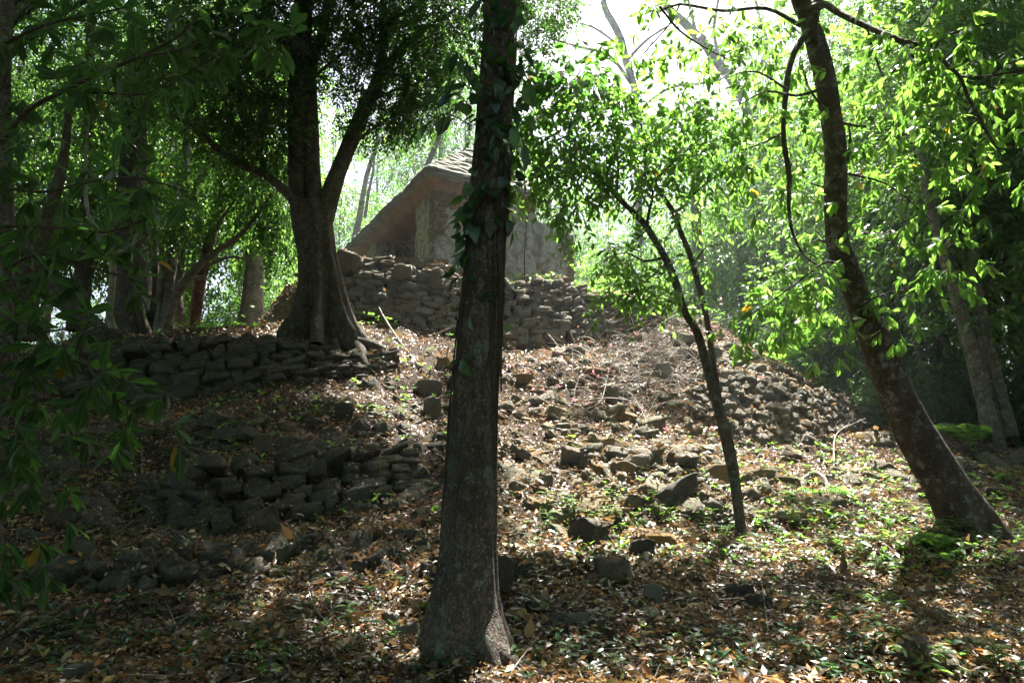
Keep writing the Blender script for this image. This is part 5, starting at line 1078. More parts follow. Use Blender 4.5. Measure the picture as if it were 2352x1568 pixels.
FP = {
 'tall':  forest_proto(1, 15, [(0, 0, 12.5, 2.4, 2.4, 1.6, 4), (1.6, .3, 10, 1.9, 1.9, 1.3, 3), (-1.7, -.4, 9.2, 1.9, 1.8, 1.2, 3), (.4, .8, 7.2, 1.6, 1.6, 1.0, 2), (-.8, 0, 14.5, 1.6, 1.6, 1.0, 2)], n=1300, r0=.17),
 'round': forest_proto(2, 9.5, [(0, 0, 7.6, 2.1, 2.1, 1.5, 4), (1.5, 0, 5.8, 1.6, 1.6, 1.1, 3), (-1.4, .3, 5.2, 1.6, 1.6, 1.1, 3), (0, -.8, 4.0, 1.5, 1.3, .9, 2), (.3, .2, 9.2, 1.2, 1.2, .8, 1)], n=1250, r0=.12),
 'loose': forest_proto(3, 12, [(-1.2, 0, 10, 1.7, 1.7, 1.2, 3), (1.5, .4, 8.6, 1.6, 1.6, .9, 3), (-.9, -.4, 6.5, 1.4, 1.4, .8, 2), (.8, 0, 11.6, 1.5, 1.5, .9, 2), (1.2, 0, 5.4, 1.0, 1.0, .6, 1)], n=850, r0=.11, lean=(.9, 0), mat='leaf_far'),
 'bush':  forest_proto(4, 3.2, [(0, 0, 1.9, 1.5, 1.4, 1.1, 4), (.9, 0, 1.1, 1.2, 1.1, .8, 3), (-.9, .2, 1.0, 1.2, 1.1, .8, 3), (0, 0, 3.0, .8, .8, .6, 1)], n=640, leaf=.14, r0=.05, sl=.45),
 'dense': forest_proto(5, 11, [(0, 0, 9, 2.2, 2.0, 1.4, 3), (.6, -.3, 6.6, 2.2, 2.0, 1.4, 4), (-.9, 0, 4.6, 1.9, 1.8, 1.2, 3), (1.0, 0, 3.0, 1.5, 1.4, 1.0, 2), (0, 0, 10.8, 1.3, 1.3, .8, 1)], n=1500, leaf=.13, r0=.13, mat='leaf_far'),
 'broad': forest_proto(6, 8.5, [(0, 0, 6.8, 1.8, 1.7, 1.3, 4), (1.2, -.3, 5.0, 1.5, 1.4, 1.0, 3), (-1.1, 0, 4.6, 1.4, 1.3, .9, 3), (.1, -.2, 3.1, 1.2, 1.1, .8, 2), (.1, .2, 8.2, 1.0, 1.0, .7, 1)], n=620, leaf=.19, r0=.10, mat='leaf_mid', tpl=leaf_tpl('broad', 1, .40, .08, .2), nleaf=8),
}
fused = set(); g = np.random.default_rng(91)
def forest(kind, u, y, s, label, group, vbase=None, rz=None, dz=0.0, x=None):
    o, ch = FP[kind]
    if kind in fused: o = copy_tree(o, ch)
    fused.add(kind); xx = (u - 1176) / FPX * y * 1.03 if x is None else x
    z0 = float(zat(np.array(xx), np.array(y))) + dz
    o.location = (xx, y, z0); o.rotation_euler = (0, 0, g.uniform(0, 6.28) if rz is None else rz); o.scale = (s * g.uniform(.92, 1.08), s * g.uniform(.92, 1.08), s); o.name = 'forest_bush' if kind == 'bush' else 'forest_tree'
    if kind != 'bush':
        w = {'tall': 'tall narrow-crowned', 'round': 'round-crowned', 'dense': 'thick leafy', 'loose': 'loose open-crowned', 'broad': 'small coarse-leaved'}[kind]
        label = w + ' ' + label; group = group + ', the ' + w + ' ones'
    return tag(o, label, 'bush' if kind == 'bush' else 'tree', group)
GL = "forest tree behind the left terrace"; GLg = "forest trees behind the left terrace"
for kind, u, y, s in (('dense', -60, 19, 1.1), ('round', 60, 21, 1.15), ('tall', 120, 25, 1.1), ('dense', 190, 27, 1.15), ('tall', 270, 24, 1.2), ('broad', 330, 18.5, 1.1), ('round', 390, 23, 1.2), ('tall', 440, 27, 1.2),
                      ('round', 560, 27, 1.3), ('loose', 620, 25, 1.2), ('tall', -150, 27, 1.3), ('round', 210, 19.5, .9), ('broad', 430, 19, 1.0), ('round', 660, 33, 1.1), ('dense', -320, 24, 1.3), ('tall', -500, 22, 1.3), ('round', -200, 17, 1.1)):
    forest(kind, u, y, s, GL, GLg)
GR = "forest tree in the wood beyond the mound's ridge"; GRg = "forest trees beyond the mound's ridge"
for kind, u, y, s in (('dense', 1400, 33, 1.0), ('round', 1470, 30, 1.05), ('dense', 1530, 36, 1.2), ('round', 1600, 28, 1.1), ('tall', 1660, 34, 1.15), ('dense', 1700, 26, 1.0), ('tall', 1760, 31, 1.2), ('round', 1800, 24, 1.1), ('dense', 1860, 28, 1.2),
                      ('tall', 1920, 25, 1.2), ('round', 1960, 21, 1.1), ('dense', 2010, 29, 1.3), ('tall', 2060, 23, 1.2), ('broad', 2030, 18.5, 1.2), ('dense', 2140, 25, 1.3), ('broad', 2130, 17, 1.1), ('tall', 2220, 21, 1.2), ('round', 2260, 18, 1.2),
                      ('dense', 2330, 22, 1.3), ('broad', 2320, 15.5, 1.15), ('tall', 2430, 19, 1.3), ('dense', 2560, 18, 1.3), ('round', 2440, 14.5, 1.2), ('tall', 1840, 40, 1.4), ('tall', 2040, 38, 1.5), ('tall', 2250, 33, 1.5), ('dense', 1350, 38, 1.0), ('broad', 1920, 17.8, .9), ('tall', 2700, 24, 1.4), ('dense', 1290, 44, 1.15), ('round', 1620, 44, 1.6), ('dense', 2200, 15.5, 1.0), ('broad', 2250, 13.5, .9)):
    forest(kind, u, y, s, GR, GRg)
GC = "forest tree in haze far behind the temple"; GCg = "far trees behind the temple"
for kind, u, y, s in (('round', 780, 38, 1.4), ('round', 850, 41, 1.35), ('loose', 720, 42, 1.6), ('dense', 1010, 38, 1.95), ('tall', 1075, 36, 1.35), ('round', 1190, 36, 1.5), ('dense', 920, 42, 1.35), ('loose', 1130, 46, 1.7), ('round', 1260, 36, 1.5), ('loose', 880, 48, 1.9)):
    forest(kind, u, y, s, GC, GCg)
GB = "dark green undergrowth bush in the hollow right of the mound"; GBg = "bushes in the hollow"
for u, y, s in ((1700, 22, 1.1), (1760, 20, 1.0), (1820, 18.5, .9), (1890, 17.5, .8), (1950, 18.2, .9), (2010, 17, .8), (2080, 18.5, .9), (1640, 25, 1.2), (1850, 21, 1.2), (1960, 23, 1.2), (2160, 17.5, .9), (2240, 16, .9), (2330, 15, .9), (1560, 24, 1.2), (1480, 26, 1.3), (1400, 25, 1.3), (2420, 13.5, .9), (2100, 14.5, .45), (1990, 14.8, .4)):
    forest('bush', u, y, s, GB, GBg)
GD = "bush growing behind the left terrace edge under the trees"; GDg = "bushes behind the left terrace"
for u, y, s in ((480, 23, 1.1), (530, 21, 1.0), (600, 24, 1.2), (420, 24, 1.0), (650, 22, 1.0), (300, 22, .9), (560, 27, 1.4), (180, 19, .6), (60, 16, .6)):
    forest('bush', u, y, s, GD, GDg, dz=-.3)

# trunks that stand out behind the left terrace
def lone_trunk(name, lab, pts4s, mat, roots=0, crown=None, seed=0, sides=18):
    """pts4s: list of stems as (picture x, y, distance, half width)"""
    r = empty(name, P(*pts4s[0][0][:3]), lab, 'tree')
    for k, q in enumerate(pts4s):
        p, rr = path_of(q); m = MB(); z0 = p[0][2]
        fl = (lambda u, th, base: 1 + np.clip(1 - (base[..., 2] - z0) / 1.6, 0, 1) ** 1.5 * .5 * np.clip(.3 + np.cos(5 * th + seed), 0, 2) * (1 if roots else 0) + .05 * np.cos(7 * th + seed)) if k == 0 else None
        tube(m, p, rr, sides if k == 0 else 9, .15, .1, fl, seed + k, nf=1.6); m.build('trunk' if k == 0 else 'limb', M[mat], r)
    if crown:
        mb = MB(); g = np.random.default_rng(seed + 50)
        for (u, v, y, rx, ry, rz, n) in crown:
            s, d = blob(P(u, v, y), (rx, ry, rz), n, g); sprays(mb, s, nrm(d * .6 + g.normal(size=(n, 3)) * .5 + A(0, 0, -.15)), .5, 9, .14, leaf_tpl('kite', 1, .42, .12, .15), .5, .9, .3, 'alt', None, g.random(n), None, .004, .5, g)
        mb.build('crown', M['leaf_far'], r)
    return r
lone_trunk('buttressed_tree', "massive dark trunk with buttressed foot behind the pale crooked stem", [[(318, 800, 16.6, 48), (312, 740, 16.6, 42), (305, 640, 16.6, 38), (300, 560, 16.6, 36), (302, 470, 16.6, 34), (310, 300, 16.8, 26), (318, 50, 17, 18)],
    [(345, 790, 16.2, 12), (322, 720, 16.2, 9), (295, 650, 16.2, 7), (275, 590, 16.3, 6)], [(360, 790, 16.5, 10), (356, 700, 16.5, 8), (358, 600, 16.5, 6), (352, 480, 16.6, 5)]], 'bark_dark', 1, [(300, 90, 17, 2.2, 2, 1.3, 420), (380, 200, 17, 1.4, 1.4, .9, 220), (230, 190, 17, 1.3, 1.3, .8, 200)], 3, 30)
lone_trunk('crooked_pale_tree', "slim pale crooked stem in front of the massive buttressed trunk", [[(266, 790, 14.8, 9), (262, 760, 14.8, 8), (251, 722, 14.8, 7.5), (257, 660, 14.8, 7), (259, 610, 14.8, 7), (252, 575, 14.8, 6), (240, 540, 14.8, 5.5), (215, 515, 14.9, 5), (200, 480, 15, 4.5), (196, 380, 15, 3.5), (205, 260, 15, 2)],
    [(255, 583, 14.8, 5), (290, 575, 14.7, 5), (310, 555, 14.6, 4), (318, 510, 14.5, 3)], [(240, 540, 14.8, 4), (190, 505, 14.6, 3.5), (120, 515, 14.5, 2)]], 'bark_pale', 0, [(205, 250, 15, 1.2, 1, .8, 170), (320, 470, 14.4, .6, .6, .4, 70)], 5)
lone_trunk('dark_straight_tree', "dark straight trunk against the bright gap by the terrace edge", [[(172, 760, 17.5, 19), (178, 690, 17.5, 18), (192, 600, 17.5, 16), (200, 480, 17.5, 14), (205, 250, 17.8, 11), (210, 0, 18, 8)]], 'bark_dark', 0, [(200, 30, 18, 2.2, 2, 1.3, 380), (120, 120, 18, 1.4, 1.4, .9, 200)], 6)
lone_trunk('leaning_dark_tree', "thick dark trunk leaning right among the large leaves near the picture edge", [[(40, 780, 9.5, 34), (62, 640, 9.5, 30), (85, 560, 9.5, 24), (108, 500, 9.5, 16), (128, 440, 9.5, 12), (150, 340, 9.6, 9), (165, 160, 9.8, 6)]], 'bark_dark', 0, None, 7)
lone_trunk('fallen_tree', "dark fallen trunk sloping down to the left end of the terrace", [[(90, 630, 13.6, 24), (150, 690, 13.4, 24), (210, 745, 13.2, 22), (270, 800, 13.1, 18)]], 'bark_dark', 0, None, 8)
lone_trunk('clustered_tree', "many-stemmed trunk with crossing limbs left of the reddish trunk", [[(392, 800, 16.2, 30), (392, 740, 16.2, 26), (396, 690, 16.2, 22), (392, 640, 16.2, 15), (398, 560, 16.2, 12), (420, 480, 16.2, 10), (430, 300, 16.4, 7), (440, 120, 16.6, 4)],
    [(380, 770, 15.9, 10), (398, 700, 15.9, 10), (430, 640, 15.8, 9), (480, 590, 15.7, 8), (550, 540, 15.5, 6), (600, 480, 15.3, 4), (650, 400, 15.1, 3), (680, 340, 15, 2)], [(430, 640, 15.8, 6), (470, 635, 15.6, 6), (480, 610, 15.6, 4), (530, 590, 15.5, 3), (580, 600, 15.4, 2)],
    [(405, 700, 16, 9), (415, 620, 16, 8), (428, 520, 16, 7), (450, 430, 16, 5), (490, 330, 16, 3)], [(372, 770, 16, 7), (366, 690, 16, 6), (372, 600, 16, 5), (360, 500, 16, 4)], [(480, 590, 15.7, 4), (500, 520, 15.6, 3), (560, 430, 15.5, 2.4), (600, 380, 15.4, 1.5)]], 'bark_grey', 1,
    [(640, 430, 15.4, 1.0, 1, .9, 300), (580, 480, 15.8, .9, .9, .7, 230), (600, 380, 15.6, 1.0, 1, .7, 260), (500, 420, 16, .9, .9, .8, 200), (430, 200, 16.5, 1.8, 1.6, 1.2, 320), (640, 560, 15.6, .5, .6, .6, 110), (410, 520, 15.6, .7, .7, .5, 130)], 9)
lone_trunk('reddish_tree', "smooth trunk with a sunlit orange-red edge leaning right behind the terrace", [[(443, 790, 16.4, 15), (448, 740, 16.4, 13), (458, 660, 16.4, 13), (470, 600, 16.4, 12), (486, 540, 16.4, 12), (505, 480, 16.4, 11), (518, 400, 16.4, 9), (530, 280, 16.5, 7), (540, 100, 16.7, 4)]], 'bark_red', 0, [(540, 130, 16.8, 1.8, 1.6, 1.0, 260)], 10)
lone_trunk('far_straight_tree', "broad straight trunk in haze between the reddish trunk and the ochre wall", [[(578, 790, 19, 28), (578, 740, 19, 24), (582, 660, 19, 21), (586, 580, 19, 19), (592, 480, 19, 18), (600, 350, 19.2, 15), (606, 150, 19.6, 11), (610, -50, 20, 8)]], 'bark_grey', 1, [(610, 420, 20.5, 1.6, 1.4, 1.2, 330), (600, 150, 20.5, 2.4, 2, 1.6, 400), (640, 520, 20.5, 1.0, 1, .9, 200)], 11)
# right hand hollow
lone_trunk('paired_grey_tree', "thicker pale grey trunk of the pair leaning in the shaded hollow", [[(2275, 985, 13.2, 20), (2262, 930, 13.2, 16), (2240, 840, 13.2, 14), (2216, 750, 13.2, 13), (2190, 660, 13.2, 12), (2160, 560, 13.2, 11), (2135, 460, 13.3, 10), (2110, 300, 13.5, 7), (2090, 100, 13.8, 5)]], 'bark_grey', 0, [(2100, 90, 14, 1.8, 1.6, 1.0, 300), (2150, 420, 13.6, .9, .9, .6, 130)], 12)
lone_trunk('slender_grey_tree', "slender grey trunk standing just behind the paired leaning one in the hollow", [[(2325, 1000, 13.4, 14), (2308, 930, 13.4, 11), (2285, 840, 13.4, 10), (2262, 740, 13.4, 9), (2245, 640, 13.4, 8), (2235, 520, 13.5, 7), (2225, 350, 13.6, 5), (2215, 150, 13.8, 4)]], 'bark_grey', 0, [(2215, 160, 14, 1.5, 1.4, .9, 220), (2270, 480, 13.8, .8, .8, .5, 120)], 13)
lone_trunk('hollow_edge_tree', "dull brown trunk half hidden by leaves at the hollow's far edge", [[(2340, 800, 17, 16), (2325, 700, 17, 14), (2318, 600, 17, 13), (2312, 480, 17, 12), (2305, 300, 17, 10), (2300, 100, 17, 7)]], 'bark_dark', 0, [(2310, 250, 17.3, 1.8, 1.6, 1.2, 320)], 14)
lone_trunk('hollow_sapling', "thin curved sapling between the leaning trunk and the paired grey trunks", [[(2130, 880, 15, 7), (2110, 820, 15, 5), (2100, 740, 15, 5), (2090, 660, 15, 4), (2098, 560, 15, 3), (2090, 450, 15, 2)]], 'bark_grey', 0, [(2090, 470, 15.2, .9, .9, .8, 150)], 15)
lone_trunk('hazy_tree', "hazy grey trunk in the wood seen between the twin stems", [[(1610, 760, 26, 13), (1606, 640, 26, 12), (1600, 520, 26, 11), (1598, 380, 26, 9), (1600, 250, 26, 6)]], 'bark_grey', 0, [(1600, 320, 27, 2.0, 1.8, 1.4, 300)], 16)
# bare pale trees in the bright gap
def bare_tree(name, lab, stems, mat, seed):
    r = empty(name, P(*stems[0][0][:3]), lab, 'tree'); g = np.random.default_rng(seed)
    for k, q in enumerate(stems):
        p, rr = path_of(q); m = MB(); tube(m, p, rr, 10, .3, .08, None, seed + k, jit=.1); m.build('trunk' if k == 0 else 'limb', M[mat], r)
    mb = MB()
    for q in stems:
        p, rr = path_of(q); pa, ra = resample(p, rr, .3)
        for i in range(3, len(pa), 2):
            if ra[i] > .16: continue
            d = nrm(nrm(pa[min(i + 1, len(pa) - 1)] - pa[i - 1]) + g.normal(size=3) * .8 * A(1, .5, .7)); l = g.uniform(.8, 2.6); e = pa[i] + d * l
            tube(mb, [pa[i], pa[i] + d * l * .5 + g.normal(size=3) * .1, e], [.022, .014, .006], 4, .3, .1, None, i)
            for _ in range(3): f = g.uniform(.4, 1); q0 = pa[i] + d * l * f; d2 = nrm(d + g.normal(size=3) * .7); tube(mb, [q0, q0 + d2 * g.uniform(.3, 1.0)], [.009, .004], 3, .3, .1)
    mb.build('twigs', M[mat], r); return r
bare_tree('bare_pale_tree', "pale leafless tree crossing the white sky gap above the temple", [[(1470, 560, 27, 9), (1462, 300, 27, 8), (1455, 200, 27, 8), (1440, 140, 27, 9), (1425, 100, 27, 9), (1405, 50, 27, 8), (1384, 0, 27, 7), (1365, -60, 27, 5)],
    [(1455, 200, 27, 4), (1400, 130, 26.5, 3.5), (1330, 110, 26, 3), (1250, 80, 26, 2)], [(1440, 140, 27, 4), (1480, 95, 27, 3), (1530, 60, 27, 2)], [(1460, 260, 27, 4), (1540, 200, 27, 3), (1640, 190, 27, 2.5), (1700, 150, 27, 1.5)], [(1430, 110, 27, 3), (1360, 60, 27, 2.5), (1300, 50, 27, 1.5)], [(1458, 220, 27, 3), (1380, 200, 27, 2.5), (1300, 190, 27, 1.5)]], 'bark_pale', 5)
bare_tree('bare_pale_tree', "second pale leafless tree slanting left at the right side of the sky gap", [[(1790, 500, 28, 12), (1720, 260, 28, 11), (1660, 160, 28, 11), (1600, 80, 28, 10), (1545, 25, 28, 9), (1500, -20, 28, 8)],
    [(1660, 160, 28, 5), (1640, 80, 28, 4), (1650, 0, 28, 3), (1660, -60, 28, 2)], [(1700, 220, 28, 5), (1760, 120, 28, 4), (1740, 30, 28, 3), (1720, -40, 28, 2)], [(1600, 80, 28, 4), (1580, 0, 28, 3), (1570, -50, 28, 2)]], 'bark_pale', 6)
bare_tree('thin_far_tree', "thicker of two thin grey trunks in haze left of the temple roof", [[(812, 560, 30, 8), (825, 500, 30, 7), (835, 440, 30, 6), (850, 370, 30, 5), (866, 330, 30, 4), (875, 250, 30, 2)]], 'bark_grey', 7)
bare_tree('thin_far_tree', "thinner of two thin grey trunks in haze left of the temple roof", [[(838, 500, 31, 4), (846, 450, 31, 3.5), (856, 390, 31, 3), (862, 340, 31, 2)]], 'bark_grey', 8)
bare_tree('dark_slanting_tree', "dark slanting trunk rising directly behind the temple roof", [[(975, 400, 25, 7), (985, 370, 25, 6), (1005, 320, 25, 6), (1020, 280, 25, 5), (1045, 240, 25, 4), (1070, 180, 25, 3)]], 'bark_dark', 9)

# ------------------------------------------------------------ unseen high canopy added for shade, its gaps shaped by the lit areas
g = np.random.default_rng(101); TREES = [("vine", A(1.0, 8.5)), ("a", A(-7.5, 6.5)), ("b", A(8.5, 8.0)), ("c", A(-3.0, -3.5)), ("d", A(5.0, -2.5)), ("e", A(-13, 12)), ("f", A(14, 13))]
gxs, gys = np.meshgrid(np.arange(-17, 17, .62), np.arange(-1.5, 19, .62)); gp = np.stack([gxs.ravel(), gys.ravel()], 1); gp = gp + g.uniform(-.3, .3, gp.shape)
gp = np.vstack([gp, gp + g.uniform(-.3, .3, gp.shape), gp + g.uniform(-.3, .3, gp.shape)])
gz = zat(gp[:, 0], gp[:, 1]); g3 = np.stack([gp[:, 0], gp[:, 1], gz], 1); U_, V_, _d = proj(g3)
def lit_wide(p):
    L = 0
    for ox, oy in ((0, 0), (.5, 0), (-.5, 0), (0, .5), (0, -.5), (.4, .4), (-.4, -.4)):
        q = p + A(ox, oy, 0); q[:, 2] = zat(q[:, 0], q[:, 1]); u_, v_, _ = proj(q); L = np.maximum(L, lit(u_, v_))
    return L
L_ = np.where((U_ > -100) & (U_ < 2460) & (V_ > 300) & (V_ < 1600), lit_wide(g3.copy()), .05)
jit = g.normal(size=(len(gp), 2)) * 0
keep = g.random(len(gp)) > np.where(L_ > .3, L_ ** .35, L_ * 1.5)
keep &= ~((g3[:, 0] < -3.5) & (g3[:, 1] > 13.2)) & ~((g3[:, 0] > 6) & (g3[:, 1] > 14))
g3 = g3[keep]; n = len(g3)
tanE = math.tan(R(37.5)); s3 = SUN
# distance along the sun ray at which the point is above the frame
t = np.full(n, 8.0)
for _ in range(60):
    q = g3 + s3 * t[:, None]; el = (q[:, 2] - CAMZ) / np.maximum(np.hypot(q[:, 0] * .55, q[:, 1]), .1); bad = ((el < tanE) & (q[:, 1] > 0)) | (q[:, 2] < 7.5); t[bad] += .6
t = t + g.uniform(.3, 3.5, n); CC = g3 + s3 * t[:, None]
cen = {'vine': A(1.0, 12.5), 'a': A(-8, 10), 'b': A(8.5, 13), 'c': A(-4, 3), 'd': A(5, 3), 'e': A(-11, 20), 'f': A(12, 21)}
SUNNY = [(P(u, v, y), r) for u, v, y, r in ((1700, 120, 8.4, 1.0), (1780, 250, 8.4, 1.1), (1760, 400, 8.4, .9), (1850, 330, 8.4, .9), (1900, 120, 8.3, .9), (1550, 100, 8.4, 1.0), (1800, 680, 8.3, .9), (1860, 560, 8.4, .9), (1720, 730, 8.3, .6), (1980, 250, 8, .9), (2050, 120, 7.6, .7), (2100, 500, 7.6, .6),
        (1480, 260, 8.7, .9), (1350, 330, 8.6, .8), (1600, 330, 8.7, .9), (1440, 650, 8.2, .8), (1520, 650, 8.2, .8), (1280, 480, 8.4, .6), (960, 270, 13, 1.0), (1030, 380, 18, 2.2), (1200, 560, 19, 1.8), (1640, 600, 8.6, .6), (2240, 300, 6.8, .5), (1000, 600, 16.5, 1.5), (1250, 650, 16, 1.5), (870, 740, 14.5, .6), (460, 760, 14, 1.0))]
kp = np.ones(len(CC), bool)
for tp_, r_ in SUNNY:  # drop canopy clumps that would shade the chosen foliage and temple
    dv = CC - tp_; al = dv @ s3; dd_ = np.linalg.norm(dv - al[:, None] * s3, axis=1); kp &= ~((al > 0) & (dd_ < r_ + .45))
CC = CC[kp]
names = list(cen); dist = np.stack([np.hypot(CC[:, 0] - cen[k][0], CC[:, 1] - cen[k][1]) for k in names], 1); own = dist.argmin(1)
for k, nm in enumerate(names):
    c = CC[own == k]
    if len(c) < 5: continue
    gg = np.random.default_rng(110 + k)
    if nm == 'vine': root = ct; base = CPATH[-1]; start = base
    else:
        bx, by = {'a': (-11.5, 5.5), 'b': (12, 6.5), 'c': (-5.5, -3), 'd': (6, -3), 'e': (-17, 17), 'f': (17.5, 17)}[nm]
        base = A(bx, by, float(zat(np.array(bx), np.array(by))))
        lab = {'a': "tall unseen canopy tree beside the shaded slope, added to shade it", 'b': "tall unseen canopy tree beside the leaning trunk, added for shade", 'c': "unseen canopy tree behind the viewpoint, added to shade the near litter", 'd': "second unseen canopy tree behind the viewpoint, added for shade nearer the sunlit side", 'e': "tall unseen canopy tree beyond the end of the left terrace, added for shade", 'f': "tall unseen canopy tree beyond the shaded hollow, added for shade"}[nm]
        root = empty('shade_canopy_tree', base, lab, 'tree'); ctr = c.mean(0); start = A(base[0] * .8 + ctr[0] * .2, base[1] * .8 + ctr[1] * .2, ctr[2] * .62)
        mb = MB(); tube(mb, [base - A(0, 0, .4), base * .6 + start * .4, start], [.42, .30, .24], 18, .3, .08, None, k, jit=.2); mb.build('trunk', M['bark_dark'], root)
    mb = MB()
    for i in gg.choice(len(c), min(26, len(c)), replace=False):
        m_ = (start + c[i]) / 2 + A(0, 0, .8) + gg.normal(size=3) * .4; tube(mb, [start, m_, c[i]], [.10, .06, .015], 6, .5, .08, None, i, jit=.2)
    mb.build('limbs', M['bark_dark'], root)
    mb = MB(); per = 14; s = np.repeat(c, per, 0) + gg.normal(size=(len(c) * per, 3)) * A(.27, .27, .22)
    sprays(mb, s, nrm(gg.normal(size=s.shape) * A(1, 1, .35)), .38, 7, .205, leaf_tpl('kite', 1, .48, .1, .15), .25, .9, .2, 'alt', None, gg.random(len(s)), None, .004, .8, gg)
    mb.build('canopy', M['leaf_small'], root)

# trees behind and beside the viewpoint close the wood in
GE = "forest tree behind the viewpoint closing the wood in"; GEg = "forest trees around the viewpoint"
for k, (x_, y_, kd, s_) in enumerate(((-14, -9, 'dense', 1.5), (-9, -12, 'tall', 1.3), (-4, -10, 'dense', 1.5), (1, -13, 'round', 1.7), (5, -10, 'dense', 1.5), (10, -12, 'tall', 1.4), (14, -8, 'dense', 1.5), (-17, -3, 'round', 1.7), (-16, 3, 'dense', 1.5), (17, -2, 'dense', 1.5), (16, 4, 'round', 1.5), (-13, 7, 'dense', 1.2), (-18, 12, 'dense', 1.5), (15, 9, 'dense', 1.3),
        (-7, -7, 'broad', 1.3), (8, -6, 'broad', 1.3), (0, -8, 'broad', 1.4), (-11, -3, 'broad', 1.2), (12, 0, 'broad', 1.2), (20, 14, 'dense', 1.5), (-24, 6, 'tall', 1.5), (24, 5, 'tall', 1.5))):
    forest(kd, 0, y_, s_, GE, GEg, x=x_)

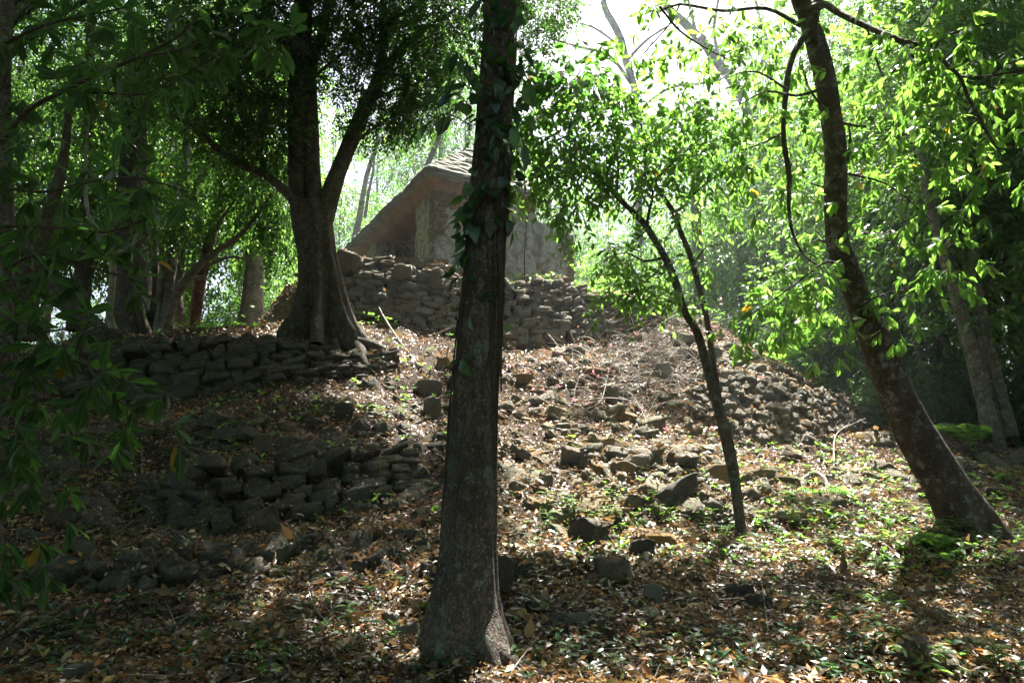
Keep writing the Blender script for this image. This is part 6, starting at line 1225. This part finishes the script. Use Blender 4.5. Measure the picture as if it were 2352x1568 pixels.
# ------------------------------------------------------------ person sitting on the platform behind the forked tree
def person(c):
    c = np.asarray(c, float); me = bpy.data.meshes.new('person')
    J = {'pelvis': (0, 0, .12), 'belly': (0, .02, .30), 'chest': (0, .0, .50), 'neck': (0, -.03, .66), 'head': (0, -.07, .78), 'crown': (0, -.07, .88),
         'shL': (-.19, 0, .57), 'elL': (-.30, .04, .31), 'wrL': (-.16, -.18, .24), 'haL': (-.10, -.25, .23), 'shR': (.19, 0, .57), 'elR': (.28, .03, .31), 'wrR': (.14, -.20, .24), 'haR': (.08, -.27, .23),
         'hipL': (-.10, -.03, .11), 'knL': (-.15, -.44, .20), 'anL': (-.14, -.50, -.20), 'toL': (-.15, -.66, -.25), 'hipR': (.10, -.03, .11), 'knR': (.15, -.44, .20), 'anR': (.14, -.50, -.20), 'toR': (.15, -.66, -.25)}
    Rr = dict(pelvis=.15, belly=.14, chest=.15, neck=.055, head=.085, crown=.07, shL=.065, elL=.045, wrL=.03, haL=.035, shR=.065, elR=.045, wrR=.03, haR=.035, hipL=.09, knL=.065, anL=.042, toL=.035, hipR=.09, knR=.065, anR=.042, toR=.035)
    E = [('pelvis', 'belly'), ('belly', 'chest'), ('chest', 'neck'), ('neck', 'head'), ('head', 'crown'), ('chest', 'shL'), ('shL', 'elL'), ('elL', 'wrL'), ('wrL', 'haL'), ('chest', 'shR'), ('shR', 'elR'), ('elR', 'wrR'), ('wrR', 'haR'),
         ('pelvis', 'hipL'), ('hipL', 'knL'), ('knL', 'anL'), ('anL', 'toL'), ('pelvis', 'hipR'), ('hipR', 'knR'), ('knR', 'anR'), ('anR', 'toR')]
    def skin(name, jn, ed, mat, grow, parent, extra=None):
        v = [J[j] for j in jn]; e = [(jn.index(a), jn.index(b)) for a, b in ed]; rr = [Rr[j] + grow for j in jn]
        if extra:
            for (pj, pt, r) in extra: v.append(pt); rr.append(r); e.append((jn.index(pj), len(v) - 1))
        m = bpy.data.meshes.new(name); m.from_pydata(v, e, []); o = bpy.data.objects.new(name, m); COL.objects.link(o); m.materials.append(mat)
        md = o.modifiers.new('skin', 'SKIN'); md.use_smooth_shade = True
        for i, sv in enumerate(m.skin_vertices[0].data): sv.radius = (rr[i], rr[i] * .9)
        m.skin_vertices[0].data[0].use_root = True
        o.modifiers.new('sub', 'SUBSURF').levels = 2
        if parent: o.parent = parent
        return o
    root = empty('person', c, "person in a pale shirt sitting on the platform, almost hidden behind the forked trunk", 'person'); root.rotation_euler = (0, 0, R(150))
    skinm = plain('skin', (.32, .17, .11), .6); shirt = plain('pale_shirt', (.62, .52, .47)); tr = plain('dark_trousers', (.04, .05, .07)); hair = plain('dark_hair', (.02, .015, .01), .6)
    fing = []
    for sd, h, s in (('L', 'haL', -1), ('R', 'haR', 1)):
        hx, hy, hz = J[h]
        for k in range(4): fing.append((h, (hx + s * (-.03 + .02 * k), hy - .07 + .008 * abs(k - 1), hz - .02), .009))
        fing.append((h, (hx - s * .05, hy - .02, hz + .01), .010))
    skin('body', list(J), E, skinm, 0, root, fing)
    skin('shirt', ['chest', 'belly', 'pelvis', 'shL', 'elL', 'shR', 'elR'], [('chest', 'belly'), ('belly', 'pelvis'), ('chest', 'shL'), ('shL', 'elL'), ('chest', 'shR'), ('shR', 'elR')], shirt, .022, root)
    skin('trousers', ['pelvis', 'hipL', 'knL', 'anL', 'hipR', 'knR', 'anR'], [('pelvis', 'hipL'), ('hipL', 'knL'), ('knL', 'anL'), ('pelvis', 'hipR'), ('hipR', 'knR'), ('knR', 'anR')], tr, .018, root)
    mb = MB(); v, q = cubegrid(8, 8, 8); s = nrm(v * 2 - 1) * A(.105, .115, .10); k = s[:, 1] < -.04; s[k, 2] = np.maximum(s[k, 2], .035); s = s + A(0, -.06, .85) + nvec(s, 30) * .004
    o = mb.add(s, q).build('hair', hair); o.parent = root
    for x_ in (-.033, .033): mb = MB(); mb.add(nrm(v * 2 - 1) * .013 + A(x_, -.155, .80), q).build('eye', hair).parent = root
    mb = MB(); mb.add(nrm(v * 2 - 1) * A(.014, .022, .028) + A(0, -.168, .775), q).build('nose', skinm).parent = root
    return root
pc = P(683, 640, 17.9); person((pc[0], pc[1], float(zat(np.array(pc[0]), np.array(pc[1]))) + .02))

# ------------------------------------------------------------ air: thin haze that pales the far wood
HAZE = .0010
if HAZE:
    n = NT("haze"); n.t.nodes.clear(); out = n.n("ShaderNodeOutputMaterial"); pv = n.n("ShaderNodeVolumePrincipled")
    pv.inputs["Color"].default_value = (.80, .90, .96, 1); pv.inputs["Density"].default_value = HAZE; pv.inputs["Anisotropy"].default_value = .45
    n.l(pv.outputs[0], out.inputs[1])
    v, q = cubegrid(1, 1, 1); v = v * A(62, 82, 27) + A(-31, -19, -4)
    tag(MB().add(v, q).build('haze', n.m, smooth=False), kind="stuff")
